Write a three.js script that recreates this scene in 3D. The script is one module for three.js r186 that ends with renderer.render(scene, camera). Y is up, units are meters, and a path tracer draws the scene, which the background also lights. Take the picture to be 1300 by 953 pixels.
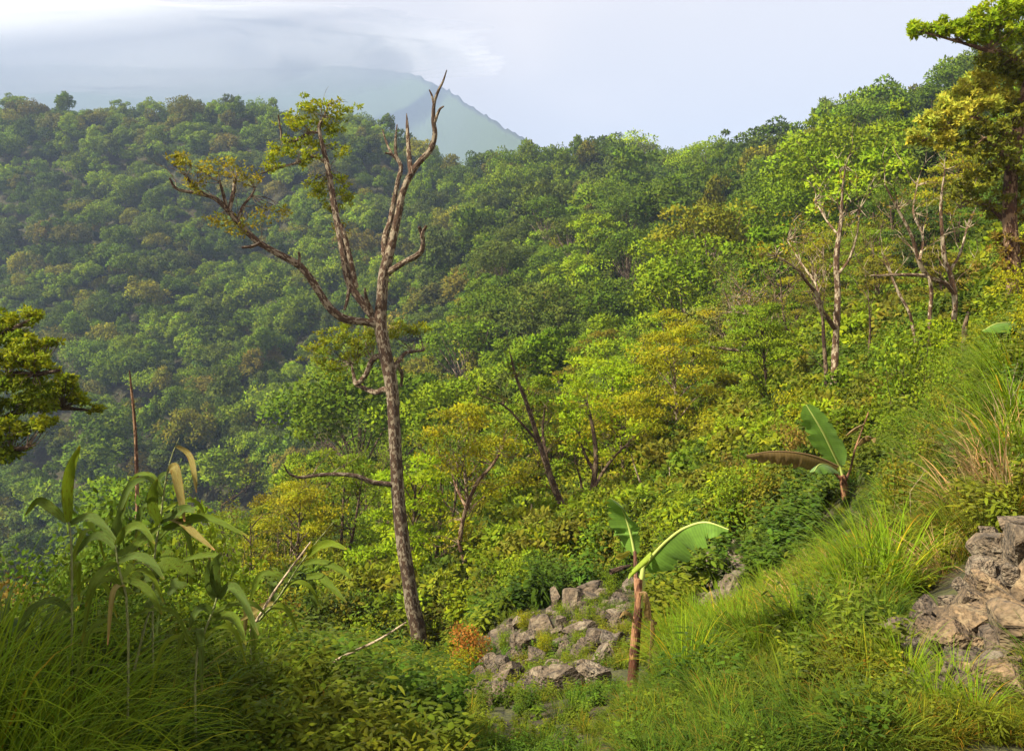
import * as THREE from 'three';
import { toCreasedNormals } from 'three/addons/utils/BufferGeometryUtils.js';

// ------------------------------------------------------------------ camera, sky, sun, exposure
const F = 1040, HORIZON = 390, EYE = 1.7;               // focal length and eye level of the 1300 x 953 picture
const scene = new THREE.Scene();
const camera = new THREE.PerspectiveCamera(2 * Math.atan(563 / F) * 180 / Math.PI, 1300 / 1126, 0.1, 9000);
camera.setViewOffset(1300, 1126, 0, 173, 1300, 953);     // a level camera with the lens shifted downwards
camera.position.set(0, EYE, 0);
camera.lookAt(0, EYE, -10);
scene.add(camera);
const renderer = new THREE.WebGLRenderer({ antialias: true });
renderer.setSize(1024, 750);
renderer.toneMapping = THREE.LinearToneMapping;
renderer.toneMappingExposure = 3.1;
renderer.shadowMap.enabled = true;

const sun = new THREE.DirectionalLight(new THREE.Color(1, 0.92, 0.75), 5);
sun.position.set(-300, 310, 70);
sun.target.position.set(0, 0, -60);
sun.castShadow = true; sun.shadow.radius = 5;
Object.assign(sun.shadow.camera, { left: -400, right: 400, top: 400, bottom: -400, near: 1, far: 1500 });
scene.add(sun, sun.target);

// ------------------------------------------------------------------ small tools
function rng(seed) { let s = seed | 0; return () => { s = (s + 0x6d2b79f5) | 0; let t = Math.imul(s ^ (s >>> 15), 1 | s); t = (t + Math.imul(t ^ (t >>> 7), 61 | t)) ^ t; return ((t ^ (t >>> 14)) >>> 0) / 4294967296; }; }
const hash3 = (x, y, z) => { let h = Math.imul(x, 374761393) ^ Math.imul(y, 668265263) ^ Math.imul(z, 2147483647 - 1274126177); h = Math.imul(h ^ (h >>> 13), 1274126177); h ^= h >>> 16; return (h >>> 0) / 4294967296; };
function noise3(x, y, z) {
  const xi = Math.floor(x), yi = Math.floor(y), zi = Math.floor(z), s = (t) => t * t * (3 - 2 * t), u = s(x - xi), v = s(y - yi), w = s(z - zi), l = (a, b, t) => a + (b - a) * t;
  return l(l(l(hash3(xi, yi, zi), hash3(xi + 1, yi, zi), u), l(hash3(xi, yi + 1, zi), hash3(xi + 1, yi + 1, zi), u), v),
    l(l(hash3(xi, yi, zi + 1), hash3(xi + 1, yi, zi + 1), u), l(hash3(xi, yi + 1, zi + 1), hash3(xi + 1, yi + 1, zi + 1), u), v), w);
}
const fbm = (x, y, z, o = 4) => { let s = 0, a = 0.5, n = 0; for (let i = 0; i < o; i++) { s += a * noise3(x, y, z); n += a; a *= 0.5; x *= 2.03; y *= 2.03; z *= 2.03; } return s / n; };
const clamp = (x, a = 0, b = 1) => Math.min(b, Math.max(a, x));
const mix = (a, b, t) => a + (b - a) * t;
const smooth = (a, b, x) => { const t = clamp((x - a) / (b - a)); return t * t * (3 - 2 * t); };
const V = (x, y, z) => new THREE.Vector3(x, y, z);
const at = (px, py, d) => V((px - 650) * d / F, EYE - (py - HORIZON) * d / F, -d);   // the point a distance d ahead, under a given line of sight

// ------------------------------------------------------------------ sky: even pale cloud cover
{
  const W = 1024, H = 512, data = new Float32Array(W * H * 4);
  for (let r = 0; r < H; r++) {
    const up = ((r + 0.5) / H - 0.5) * Math.PI, y = Math.sin(up);
    for (let c = 0; c < W; c++) {
      const a = ((c + 0.5) / W - 0.5) * 2 * Math.PI, x = Math.cos(a) * Math.cos(up), z = Math.sin(a) * Math.cos(up), k = 1 / (Math.max(0, y) + 0.22);
      const n = fbm(x * k * 1.1 + 7, z * k * 1.1 + 3, 0.5, 5), m = smooth(0.36, 0.62, n), low = Math.exp(-Math.max(0, y) * 7);
      const col = [mix(0.96, 1.28, m), mix(0.84, 1.07, m), mix(0.76, 0.88, m)];
      const warm = [1.36, 1.13, 0.94];
      for (let i = 0; i < 3; i++) data[(r * W + c) * 4 + i] = mix(col[i], warm[i], low * 0.6) * 0.37;
      data[(r * W + c) * 4 + 3] = 1;
    }
  }
  const t = new THREE.DataTexture(data, W, H, THREE.RGBAFormat, THREE.FloatType);
  t.mapping = THREE.EquirectangularReflectionMapping; t.magFilter = THREE.LinearFilter; t.needsUpdate = true;
  scene.background = t; scene.environment = t;
  scene.backgroundIntensity = 1; scene.environmentIntensity = 1;
}
scene.fog = new THREE.FogExp2(new THREE.Color(0.47, 0.64, 1.0), 0.00028);

// ------------------------------------------------------------------ mesh writing
class Geo {
  constructor() { this.p = []; this.n = []; this.c = []; this.u = []; this.i = []; }
  vert(p, n, c, u = 0, v = 0) { this.p.push(p.x, p.y, p.z); this.n.push(n.x, n.y, n.z); this.c.push(c[0], c[1], c[2]); this.u.push(u, v); return this.p.length / 3 - 1; }
  build() {
    const g = new THREE.BufferGeometry();
    g.setAttribute('position', new THREE.Float32BufferAttribute(this.p, 3));
    g.setAttribute('normal', new THREE.Float32BufferAttribute(this.n, 3));
    g.setAttribute('color', new THREE.Float32BufferAttribute(this.c, 3));
    g.setAttribute('uv', new THREE.Float32BufferAttribute(this.u, 2));
    g.setIndex(this.i);
    return g;
  }
}
const _a = V(), _b = V(), _s = V(), _n = V(), _q = V();
// a small folded leaf: base, two side points, tip
function leaf(g, p, dir, up, L, W, col, soft, softness = 0.5, fold = 0.18) {
  _s.crossVectors(dir, up).normalize(); _n.crossVectors(_s, dir).normalize();
  const nn = soft ? _q.copy(_n).lerp(soft, softness).normalize() : _q.copy(_n);
  const px = p.x, py = p.y, pz = p.z, mx = px + dir.x * L * 0.45, my = py + dir.y * L * 0.45, mz = pz + dir.z * L * 0.45, h = W / 2, f = -fold * W;
  const k = g.p.length / 3;
  g.p.push(px, py, pz, mx + _s.x * h + _n.x * f, my + _s.y * h + _n.y * f, mz + _s.z * h + _n.z * f, px + dir.x * L, py + dir.y * L, pz + dir.z * L, mx - _s.x * h + _n.x * f, my - _s.y * h + _n.y * f, mz - _s.z * h + _n.z * f);
  for (let i = 0; i < 4; i++) { g.n.push(nn.x, nn.y, nn.z); g.c.push(col[0], col[1], col[2]); }
  g.u.push(0.5, 0, 0, 0.45, 0.5, 1, 1, 0.45);
  g.i.push(k, k + 1, k + 2, k, k + 2, k + 3);
}
// a larger leaf: rounded outline, folded on its midrib and drooping towards the tip
function fineLeaf(g, p, dir, up, L, W, col, droop = 0.25) {
  _s.crossVectors(dir, up).normalize(); _n.crossVectors(_s, dir).normalize();
  const k = g.p.length / 3, put = (a, e, dn) => { const f = -dn * L - 0.16 * W * Math.abs(e) * 2; g.p.push(p.x + dir.x * L * a + _s.x * W * e + _n.x * f, p.y + dir.y * L * a + _s.y * W * e + _n.y * f, p.z + dir.z * L * a + _s.z * W * e + _n.z * f); const m = dn * 1.2; _q.copy(_n).addScaledVector(dir, m).addScaledVector(_s, e * 0.5).normalize(); g.n.push(_q.x, _q.y, _q.z); g.c.push(col[0], col[1], col[2]); g.u.push(e + 0.5, a); };
  put(0, 0, 0); put(0.3, 0.45, droop * 0.1); put(0.3, 0, droop * 0.1); put(0.3, -0.45, droop * 0.1); put(0.66, 0.4, droop * 0.45); put(0.66, 0, droop * 0.45); put(0.66, -0.4, droop * 0.45); put(1, 0, droop);
  for (const t of [0, 1, 2, 0, 2, 3, 1, 4, 2, 2, 4, 5, 2, 5, 3, 3, 5, 6, 4, 7, 5, 5, 7, 6]) g.i.push(k + t);
}
function sphereDir(r, out = V()) { const z = r() * 2 - 1, a = r() * 6.2832, s = Math.sqrt(1 - z * z); return out.set(s * Math.cos(a), z, s * Math.sin(a)); }
const tone = (r, amount = 0.2, hue = 0.12) => { const v = 1 + (r() - 0.5) * 2 * amount, h = (r() - 0.5) * 2 * hue; return [v * (1 + h), v, v * (1 - h * 0.6)]; };
// a clump of leaves round a point, spread over a flattened ball
function clump(g, r, c, R, flat, n, L, W, tint, o = {}) {
  const v = V(), d = V(), p = V(), up = V();
  const { inner = 0.55, droop = 0.15, soft = 0.5, vary = 0.22, out = 0.5 } = o;
  for (let i = 0; i < n; i++) {
    sphereDir(r, v); if (v.y < -0.25 && r() < 0.7) v.y *= -1;
    const k = R * mix(inner, 1, Math.sqrt(r()));
    p.set(c.x + v.x * k, c.y + v.y * k * flat, c.z + v.z * k);
    sphereDir(r, d); d.addScaledVector(v, out); d.y -= droop; d.normalize();
    sphereDir(r, up).multiplyScalar(0.65).add(v); up.y += 0.5; up.normalize();
    const t = tone(r, vary), s = 0.7 + r() * 0.6;
    const tc = [tint[0] * t[0], tint[1] * t[1], tint[2] * t[2]];
    if (o.fine) fineLeaf(g, p, d, up, L * s, W * s, tc, 0.15 + r() * 0.25); else leaf(g, p, d, up, L * s, W * s, tc, v, soft);
  }
}
// a tapering, slightly crooked limb through given points
function limb(g, pts, radii, seg = 7, o = {}) {
  const { per = 4, knobble = 0.12, seed = 1, tint = [1, 1, 1] } = o;
  const curve = new THREE.CatmullRomCurve3(pts, false, 'centripetal'), n = Math.max(2, (pts.length - 1) * per), r = rng(seed);
  const t = V(), nx = V(), ny = V(), p = V(), nn = V(); let len = 0, last = null, ref = V(0.31, 0.2, 0.93).normalize();
  const k0 = g.p.length / 3;
  for (let i = 0; i <= n; i++) {
    const s = i / n; curve.getPoint(s, p); curve.getTangent(s, t);
    if (last) len += p.distanceTo(last); last = p.clone();
    const f = s * (radii.length - 1), a = Math.min(radii.length - 2, Math.floor(f)), rad = mix(radii[a], radii[a + 1], f - a);
    nx.copy(ref).addScaledVector(t, -ref.dot(t)).normalize(); ny.crossVectors(t, nx); ref.copy(nx);
    for (let j = 0; j <= seg; j++) {
      const q = j % seg, th = q / seg * 6.28318, kn = 1 + knobble * (fbm(Math.cos(th) * 1.3 + seed * 7.1, Math.sin(th) * 1.3, len * 2.2 / Math.max(0.3, radii[0] * 6), 2) - 0.5) * 2;
      nn.copy(nx).multiplyScalar(Math.cos(th)).addScaledVector(ny, Math.sin(th));
      const x = p.x + nn.x * rad * kn, y = p.y + nn.y * rad * kn, z = p.z + nn.z * rad * kn;
      g.p.push(x, y, z); g.n.push(nn.x, nn.y, nn.z); g.c.push(...tint); g.u.push(j / seg * 6.2832 * radii[0], len);
    }
  }
  for (let i = 0; i < n; i++) for (let j = 0; j < seg; j++) { const a = k0 + i * (seg + 1) + j, b = a + seg + 1; g.i.push(a, a + 1, b, a + 1, b + 1, b); }
  const e = g.p.length / 3, end = pts[pts.length - 1]; curve.getTangent(1, t);
  g.p.push(end.x + t.x * radii[radii.length - 1] * 0.7, end.y + t.y * radii[radii.length - 1] * 0.7, end.z + t.z * radii[radii.length - 1] * 0.7); g.n.push(t.x, t.y, t.z); g.c.push(...tint); g.u.push(0, len);
  for (let j = 0; j < seg; j++) { const a = k0 + n * (seg + 1) + j; g.i.push(a, a + 1, e); }
}
// ------------------------------------------------------------------ naming
const taken = new Map();
function numbered(name) { const n = taken.get(name) ?? 0; taken.set(name, n + 1); return n ? name + '_' + String(n).padStart(3, '0') : name; }
function mark(o, label, category, group) { o.userData.label = label; o.userData.category = category; if (group) o.userData.group = group; return o; }
function shaded(o) { o.traverse((m) => { if (m.isMesh) { m.castShadow = true; m.receiveShadow = true; } }); return o; }
function mesh(name, geo, mat, parent) { const m = new THREE.Mesh(geo.isBufferGeometry ? geo : geo.build(), mat); m.name = name; m.castShadow = m.receiveShadow = true; if (parent) parent.add(m); return m; }
function thing(name, label, category, pos, turn = 0, group) { const o = new THREE.Group(); o.name = numbered(name); o.position.copy(pos); o.rotation.y = turn; scene.add(o); return mark(o, label, category, group); }
function structure(o) { o.name = numbered(o.name); o.userData.kind = 'structure'; scene.add(o); return o; }
function stuff(name, geo, mat, places, label, category) {          // places: [Matrix4, [r, g, b]]
  const m = new THREE.InstancedMesh(geo, mat, places.length), c = new THREE.Color();
  places.forEach(([x, col], i) => { m.setMatrixAt(i, x); m.setColorAt(i, c.setRGB(...(col ?? [1, 1, 1]))); });
  m.name = numbered(name); m.castShadow = m.receiveShadow = true; m.userData.kind = 'stuff'; mark(m, label, category); scene.add(m); return m;
}
function clone(o, label, group) { const c = o.clone(); c.name = numbered(o.name.replace(/_\d{3}$/, '')); c.userData = { ...o.userData }; if (label) c.userData.label = label; if (group) c.userData.group = group; scene.add(c); return c; }

// ------------------------------------------------------------------ materials
function noiseTexture(size, f, srgb = true) {
  const d = new Uint8Array(size * size * 4);
  for (let y = 0; y < size; y++) for (let x = 0; x < size; x++) { const c = f(x / size, y / size); for (let i = 0; i < 3; i++) d[(y * size + x) * 4 + i] = clamp(c[i]) * 255; d[(y * size + x) * 4 + 3] = 255; }
  const t = new THREE.DataTexture(d, size, size); t.wrapS = t.wrapT = THREE.RepeatWrapping; t.magFilter = THREE.LinearFilter; t.minFilter = THREE.LinearMipmapLinearFilter; if (srgb) t.colorSpace = THREE.SRGBColorSpace; t.needsUpdate = true; return t;
}
// noise that repeats without a seam
const hash2 = (x, y, p, s) => hash3(((x % p) + p) % p, ((y % p) + p) % p, (s * 131) | 0);
function tiled(u, v, k, s, o = 4) {
  let sum = 0, a = 0.5, n = 0, p = Math.round(k); const f = (t) => t * t * (3 - 2 * t);
  for (let i = 0; i < o; i++) { const x = u * p, y = v * p, xi = Math.floor(x), yi = Math.floor(y), fx = f(x - xi), fy = f(y - yi), q = s + i * 3.7; sum += a * mix(mix(hash2(xi, yi, p, q), hash2(xi + 1, yi, p, q), fx), mix(hash2(xi, yi + 1, p, q), hash2(xi + 1, yi + 1, p, q), fx), fy); n += a; a *= 0.55; p *= 2; }
  return sum / n;
}
function foliage(r, g, b, through = 0.4, o = {}) { return new THREE.MeshPhysicalMaterial({ color: new THREE.Color().setRGB(r * 0.95, g * 0.95, b * 0.7), vertexColors: true, roughness: 0.95, transmission: through, thickness: 0, specularIntensity: 0.08, side: THREE.DoubleSide, ...o }); }

// ------------------------------------------------------------------ the lie of the land
// for a line of sight (its column in the picture) the ground height at growing distances
const COLUMNS = [
  [-500, [0, 0, 3, 0.15, 5, -0.5, 8, -2.6, 18, -8, 30, -15, 60, -34, 120, -66, 200, -78, 280, -55, 380, 5, 480, 85, 560, 100, 680, 60, 1200, -40, 2600, -60]],
  [0, [0, 0, 3, 0.1, 5, -0.6, 8, -2.4, 18, -7, 30, -13, 60, -30, 120, -60, 190, -70, 260, -46, 360, 12.4, 470, 103, 530, 100, 680, 50, 1200, -40, 2600, -60]],
  [300, [0, 0, 3, -0.2, 5, -0.75, 8, -2.1, 12, -4.1, 18, -6.6, 30, -10.5, 60, -23, 120, -48, 170, -53, 230, -32, 330, 17, 430, 92, 480, 88, 600, 40, 1200, -40, 2600, -60]],
  [480, [0, 0, 3, -0.25, 5, -0.85, 8, -2.15, 12, -4.2, 18, -6.5, 22, -7.6, 30, -9.6, 60, -17, 100, -28, 140, -32, 200, -23.7, 300, 17.6, 400, 78, 450, 76, 560, 40, 1200, -40, 2600, -60]],
  [545, [0, 0, 3, -0.27, 5, -0.87, 8, -2.25, 12, -4.2, 18, -6.75, 22, -7.9, 30, -9.8, 60, -16, 100, -24, 140, -24, 200, -14, 300, 25, 400, 57, 450, 53, 560, 22, 1200, -40, 2600, -60]],
  [650, [0, 0, 3, -0.3, 5, -0.9, 9, -2.4, 12, -3.3, 16, -4.3, 20, -5.3, 35, -8.8, 60, -13, 100, -15, 150, -7, 220, 11, 300, 46, 330, 47, 400, 20, 600, -20, 1200, -40, 2600, -60]],
  [800, [0, 0, 3, -0.25, 5, -0.75, 8, -1.8, 12, -2.9, 20, -4.5, 35, -7, 60, -9.3, 100, -8.9, 150, 1, 220, 23, 290, 51, 320, 50, 400, 20, 600, -20, 1200, -40, 2600, -60]],
  [950, [0, 0, 3, -0.2, 5, -0.55, 8, -1.4, 12, -2.1, 20, -2.7, 35, -4, 60, -5.2, 100, -3.5, 150, 12, 220, 36, 260, 38, 330, 14, 600, -20, 1200, -40, 2600, -60]],
  [1150, [0, 0, 3, -0.1, 5, -0.27, 8, -0.68, 12, -0.84, 18, -0.7, 25, -0.46, 40, 0.16, 70, 3.4, 120, 14.5, 180, 31.5, 220, 34.5, 290, 16, 600, -20, 1200, -40, 2600, -60]],
  [1300, [0, 0, 3, -0.2, 4.2, -0.16, 5.4, 0.1, 8, 0.3, 12, 0.66, 18, 1.1, 25, 1.6, 40, 2.85, 70, 8.4, 120, 20, 180, 37, 220, 41, 290, 22, 600, -20, 1200, -40, 2600, -60]],
  [1700, [0, 0, 3, 0.4, 5, 0.9, 8, 1.6, 12, 2.6, 25, 5.5, 40, 9, 70, 18, 120, 34, 180, 55, 220, 60, 300, 40, 600, -10, 1200, -40, 2600, -60]],
].map(([px, a]) => {                                      // monotone cubic through the points
  const x = [], y = []; for (let i = 0; i < a.length; i += 2) { x.push(a[i]); y.push(a[i + 1]); }
  const s = x.slice(1).map((_, i) => (y[i + 1] - y[i]) / (x[i + 1] - x[i])), m = x.map((_, i) => i === 0 ? s[0] : i === x.length - 1 ? s[i - 1] : s[i - 1] * s[i] <= 0 ? 0 : 2 * s[i - 1] * s[i] / (s[i - 1] + s[i]));
  return { px, f: (d) => { if (d >= x[x.length - 1]) return y[y.length - 1]; let i = 0; while (x[i + 1] < d) i++; const h = x[i + 1] - x[i], t = (d - x[i]) / h, t2 = t * t, t3 = t2 * t;
    return y[i] * (2 * t3 - 3 * t2 + 1) + m[i] * h * (t3 - 2 * t2 + t) + y[i + 1] * (-2 * t3 + 3 * t2) + m[i + 1] * h * (t3 - t2); } };
});
function ground(x, z) {
  const d = Math.max(0.01, -z), near = Math.max(d, 4), px = clamp(650 + x * F / near, -500, 1700);
  let i = 0; while (i < COLUMNS.length - 2 && COLUMNS[i + 1].px < px) i++;
  const A = COLUMNS[i], B = COLUMNS[i + 1], t = (px - A.px) / (B.px - A.px), k = t * t * (3 - 2 * t) * 0.5 + t * 0.5;
  const e = z > 0 ? 0 : 1;
  return e * mix(A.f(d), B.f(d), k) + (fbm(x * 0.12, z * 0.12, 3.3, 3) - 0.5) * clamp((d - 20) * 0.08, 0.12, 5) + (fbm(x * 0.9, z * 0.9, 1.3, 2) - 0.5) * 0.22 + (fbm(x * 0.018 + d * 0.006, d * 0.007, 6.2, 2) - 0.5) * 34 * smooth(110, 210, d) * (1 - smooth(330, 420, d));
}
const onGround = (px, d, sink = 0) => { const x = (px - 650) * d / F; return V(x, ground(x, -d) - sink, -d); };

{
  const g = new Geo(), zs = [14, 9, 5, 3, 1.5]; for (let d = 0.4; d < 2600; d *= d < 60 ? 1.022 : 1.05) zs.push(-d); zs.push(-2600);
  const NX = 260, c = [1, 1, 1];
  zs.forEach((z) => { for (let i = 0; i <= NX; i++) { const px = -700 + 2700 * i / NX, x = (px - 650) * Math.max(-z, 10) / F; g.vert(V(x, ground(x, z), z), V(0, 1, 0), c, x, z); } });
  for (let r = 0; r < zs.length - 1; r++) for (let i = 0; i < NX; i++) { const a = r * (NX + 1) + i, b = a + NX + 1; g.i.push(a, a + 1, b, a + 1, b + 1, b); }
  const geo = g.build(); geo.computeVertexNormals();
  const soil = noiseTexture(512, (u, v) => { const n = tiled(u, v, 26, 2.1, 5), m = tiled(u, v, 8, 5.2, 3), k = n * 0.7 + m * 0.3; const w = smooth(0.44, 0.56, m); return [mix(0.12, 0.13, w) + k * 0.2, mix(0.10, 0.15, w) + k * 0.17, 0.05 + k * 0.1]; });
  const bump = noiseTexture(512, (u, v) => { const n = tiled(u, v, 40, 9.1, 5); return [n, n, n]; }, false);
  soil.repeat.set(0.25, 0.25); bump.repeat.set(0.5, 0.5);
  structure(mesh('ground', geo, new THREE.MeshStandardMaterial({ map: soil, bumpMap: bump, bumpScale: 0.08, roughness: 1 })));
}
// the blue mountain beyond, its spine running away from us into cloud
{
  const spine = [[900, 300, 1700], [760, 240, 2000], [690, 190, 2300], [645, 163, 2700], [600, 133, 3200], [560, 107, 3800], [510, 90, 4300], [420, 82, 4600], [280, 86, 4600], [60, 80, 4600], [-200, 88, 4600], [-600, 120, 4500]].map(([a, b, d]) => at(a, b, d));
  const curve = new THREE.CatmullRomCurve3(spine), N = 150, M = 46, g = new Geo();
  for (let i = 0; i <= N; i++) {
    const p = curve.getPoint(i / N);
    for (let j = 0; j <= M; j++) {
      const t = j / M * 1.35 - 0.35, front = t >= 0, k = front ? t : -t;                       // behind the spine, then down towards us
      const base = -60, h = mix(p.y, base, front ? Math.pow(k, 0.8) : k * 2.2), run = front ? k * 0.52 : -k * 0.9;
      const x = p.x * (1 - run * 0.7), z = p.z * (1 - run), rough = (fbm(x * 0.0022, z * 0.0022, 1, 5) - 0.5) * 340 * smooth(0, 0.25, k) + (fbm(x * 0.02, z * 0.02, 5, 3) - 0.5) * 34;
      g.vert(V(x, Math.max(base, h + rough * (front ? 1 : 0.4)), z), V(0, 1, 0), [1, 1, 1], x, z);
    }
  }
  for (let i = 0; i < N; i++) for (let j = 0; j < M; j++) { const a = i * (M + 1) + j, b = a + M + 1; g.i.push(a, b, a + 1, a + 1, b, b + 1); }
  const geo = g.build(); geo.computeVertexNormals();
  const tex = noiseTexture(256, (u, v) => { const n = tiled(u, v, 30, 4, 4); return [0.16 + n * 0.1, 0.22 + n * 0.12, 0.08 + n * 0.06]; });
  tex.repeat.set(1 / 160, 1 / 160);
  structure(mesh('mountain', geo, new THREE.MeshStandardMaterial({ map: tex, roughness: 1, side: THREE.DoubleSide })));
}
// cloud lying over its upper slopes: one soft bank, built as shells inside one another
{
  const g = new Geo(), N = 110, M = 60, SHELLS = 11;
  for (const [px, py, d, rx, ry, rz, sd] of [[100, 58, 3700, 1780, 215, 260, 3]]) for (let s = 0; s < SHELLS; s++) {
    const c = at(px, py, d), k0 = g.p.length / 3, f = 0.62 + 0.38 * (s + 1) / SHELLS;
    for (let i = 0; i <= M; i++) for (let j = 0; j <= N; j++) {
      const a = j / N * 6.28318, b = (i / M - 0.5) * 3.14159, v = V(Math.cos(b) * Math.cos(a), Math.sin(b), Math.cos(b) * Math.sin(a)), q = f * (1 + (fbm(v.x * 3.2 + sd + s * 0.13, v.y * 2.4 + s * 0.21, v.z * 2.4, 5) - 0.5) * 0.75);
      g.vert(V(c.x + v.x * rx * q, c.y + v.y * ry * q, c.z + v.z * rz * q), v, [1, 1, 1]);
    }
    for (let i = 0; i < M; i++) for (let j = 0; j < N; j++) { const a = k0 + i * (N + 1) + j, b = a + N + 1; g.i.push(a, b, a + 1, a + 1, b, b + 1); }
  }
  const o = structure(mesh('cloud', g, new THREE.MeshPhysicalMaterial({ color: new THREE.Color().setRGB(0.97, 0.97, 0.98), roughness: 1, transmission: 0.5, thickness: 0, transparent: true, opacity: 0.1, specularIntensity: 0, side: THREE.DoubleSide })));
  o.castShadow = false;
}

// ------------------------------------------------------------------ forest
const barkTex = noiseTexture(512, (u, v) => { const s = tiled(u, v, 14, 3.3, 5), l = tiled(u, v, 7, 8.8, 4), f = tiled(u * 3, v, 22, 1.2, 3); const a = smooth(0.47, 0.56, l + (s - 0.5) * 0.7); const b = 0.22 + f * 0.25;
  return [mix(b * 1.15, 0.62 + s * 0.2, a), mix(b * 0.88, 0.58 + s * 0.2, a), mix(b * 0.66, 0.5 + s * 0.2, a)]; });
const barkBump = noiseTexture(256, (u, v) => { const n = tiled(u * 3, v, 24, 6.1, 4); return [n, n, n]; }, false);
barkTex.repeat.set(0.9, 0.7); barkBump.repeat.set(2, 1.2);
const bark = (r, g, b, map = true) => new THREE.MeshStandardMaterial({ color: new THREE.Color().setRGB(r, g, b), map: map ? barkTex : null, bumpMap: barkBump, bumpScale: 0.03, roughness: 0.95, vertexColors: true });
const forestBark = bark(0.5, 0.45, 0.38);

// a rounded crown of many leaf clumps on branching limbs; base of the trunk at the origin
function makeTree(seed, o) {
  const r = rng(seed), { R = 5, H = 11, clumps = 20, per = 100, L = 0.7, W = 0.42, flat = 0.75, dome = 0.7, open = 0, trunk = 0.2, size = 0.36 } = o;
  const crown = new Geo(), wood = new Geo(), top = H - R * dome, lean = V((r() - 0.5) * 0.8, 0, (r() - 0.5) * 0.8);
  limb(wood, [V(0, -1.5, 0), V(lean.x * 0.4, top * 0.35, lean.z * 0.4), V(lean.x, top * 0.75, lean.z), V(lean.x * 1.3, top + R * dome * 0.3, lean.z * 1.3)], [trunk * 1.25, trunk, trunk * 0.8, trunk * 0.35], 6, { seed, per: 3 });
  for (let i = 0; i < clumps; i++) {
    const y = 1 - (i + 0.5) / clumps * 1.35, a = i * 2.39996 + r() * 0.7, s = Math.sqrt(Math.max(0, 1 - y * y)), k = 0.5 + r() * 0.42;
    const lump = Math.min(1.25, 1 + (fbm(Math.cos(a) * 1.2 + seed, y * 1.4, Math.sin(a) * 1.2, 2) - 0.5) * 1.5);
    const c = V(lean.x + Math.cos(a) * s * R * k * lump, top + y * R * dome * k * lump, lean.z + Math.sin(a) * s * R * k * lump);
    if (r() < open) continue;
    const cr = R * size * (0.75 + r() * 0.5), tint = tone(r, 0.16, 0.1);
    clump(crown, r, c, cr, flat, Math.round(per * (0.8 + r() * 0.4)), L, W, tint, { inner: 0.6, soft: 0.45, vary: 0.25 });
    if (i % 3 === 0 || open > 0.2) { const m = V(mix(lean.x, c.x, 0.45), mix(top * 0.7, c.y, 0.35), mix(lean.z, c.z, 0.45)); limb(wood, [V(lean.x * 0.8, top * (0.55 + r() * 0.2), lean.z * 0.8), m, c], [trunk * 0.5, trunk * 0.33, trunk * 0.12], 4, { seed: seed + i, per: 2 }); }
  }
  return { crown: crown.build(), wood: wood.build() };
}
const GREENS = [[0.086, 0.135, 0.01], [0.122, 0.188, 0.01], [0.162, 0.23, 0.011], [0.09, 0.122, 0.02], [0.178, 0.18, 0.014], [0.21, 0.295, 0.01], [0.128, 0.13, 0.028], [0.172, 0.15, 0.022]];
const forestLeaf = foliage(1, 1, 1, 0.22);
const shapeOf = (i) => [{ R: 4.6, dome: 0.75 }, { R: 3.4, dome: 1.25 }, { R: 6.2, dome: 0.5 }, { R: 4, dome: 1 }, { R: 5.4, dome: 0.62 }, { R: 3, dome: 1.0 }, { R: 5, dome: 0.85 }, { R: 4.2, dome: 0.6, open: 0.35 }, { R: 3.8, dome: 1.5 }][i % 9];
const farProto = []; for (let i = 0; i < 9; i++) farProto.push(makeTree(100 + i, { H: 10 + (i * 5) % 7, clumps: 13 + (i * 7) % 15, per: 110, size: 0.27 + (i % 4) * 0.05, L: 0.58, W: 0.36, ...shapeOf(i) }));
const spots = [];
{
  const r = rng(77);
  for (let d = 62; d < 600; d += d < 100 ? 5.4 : d < 200 ? 6 : 5.5) {
    const step = d < 110 ? 5.8 : d < 200 ? 6.2 : 5.7;
    for (let x = -1.15 * d - 40; x < 1.0 * d + 40; x += step) {
      const xx = x + (r() - 0.5) * step * 0.9, dd = d + (r() - 0.5) * 5.5, px = 650 + xx * F / dd, s = 0.6 + 0.95 * r() ** 1.6, pick = r(), kind = Math.floor(r() * 9), turn = r() * 6.28, n = fbm(xx * 0.02, dd * 0.02, 9, 2);
      if (px < -250 || px > 1550) continue;
      if (dd > 110 && px < 400 && dd < 180) continue;           // the bottom of the valley is hidden by its own trees
      let c = pick < 0.30 ? 0 : pick < 0.52 ? 1 : pick < 0.66 ? 2 : pick < 0.78 ? 3 : pick < 0.86 ? 4 : pick < 0.91 ? 5 : pick < 0.96 ? 6 : 7;
      if (n > 0.58 && c === 0) c = 2; if (n < 0.42 && c === 2) c = 0;
      const y = ground(xx, -dd);
      spots.push({ x: xx, y: y - 0.5, z: -dd, s: s * (dd < 100 ? 0.8 : dd < 220 ? 1 : 0.84), kind, turn, c, d: dd, px, v: 0.7 + r() * 0.55 });
    }
  }
}
{ // smaller trees filling between
  const r = rng(78);
  for (let i = 0; i < 2600; i++) { const dd = 150 + 370 * Math.sqrt(r()), px = -200 + 1700 * r(), xx = (px - 650) * dd / F; spots.push({ x: xx, y: ground(xx, -dd) - 1.5, z: -dd, s: 0.5 + r() * 0.35, kind: Math.floor(r() * 9), turn: r() * 6.28, c: [0, 1, 3, 0, 2, 4][Math.floor(r() * 6)], d: dd, px, v: 0.7 + r() * 0.5 }); }
}
const farTrees = spots;
const perKind = Array.from({ length: 9 }, () => []);
const mtx = new THREE.Matrix4(), eul = new THREE.Euler(), quat = new THREE.Quaternion();
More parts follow.
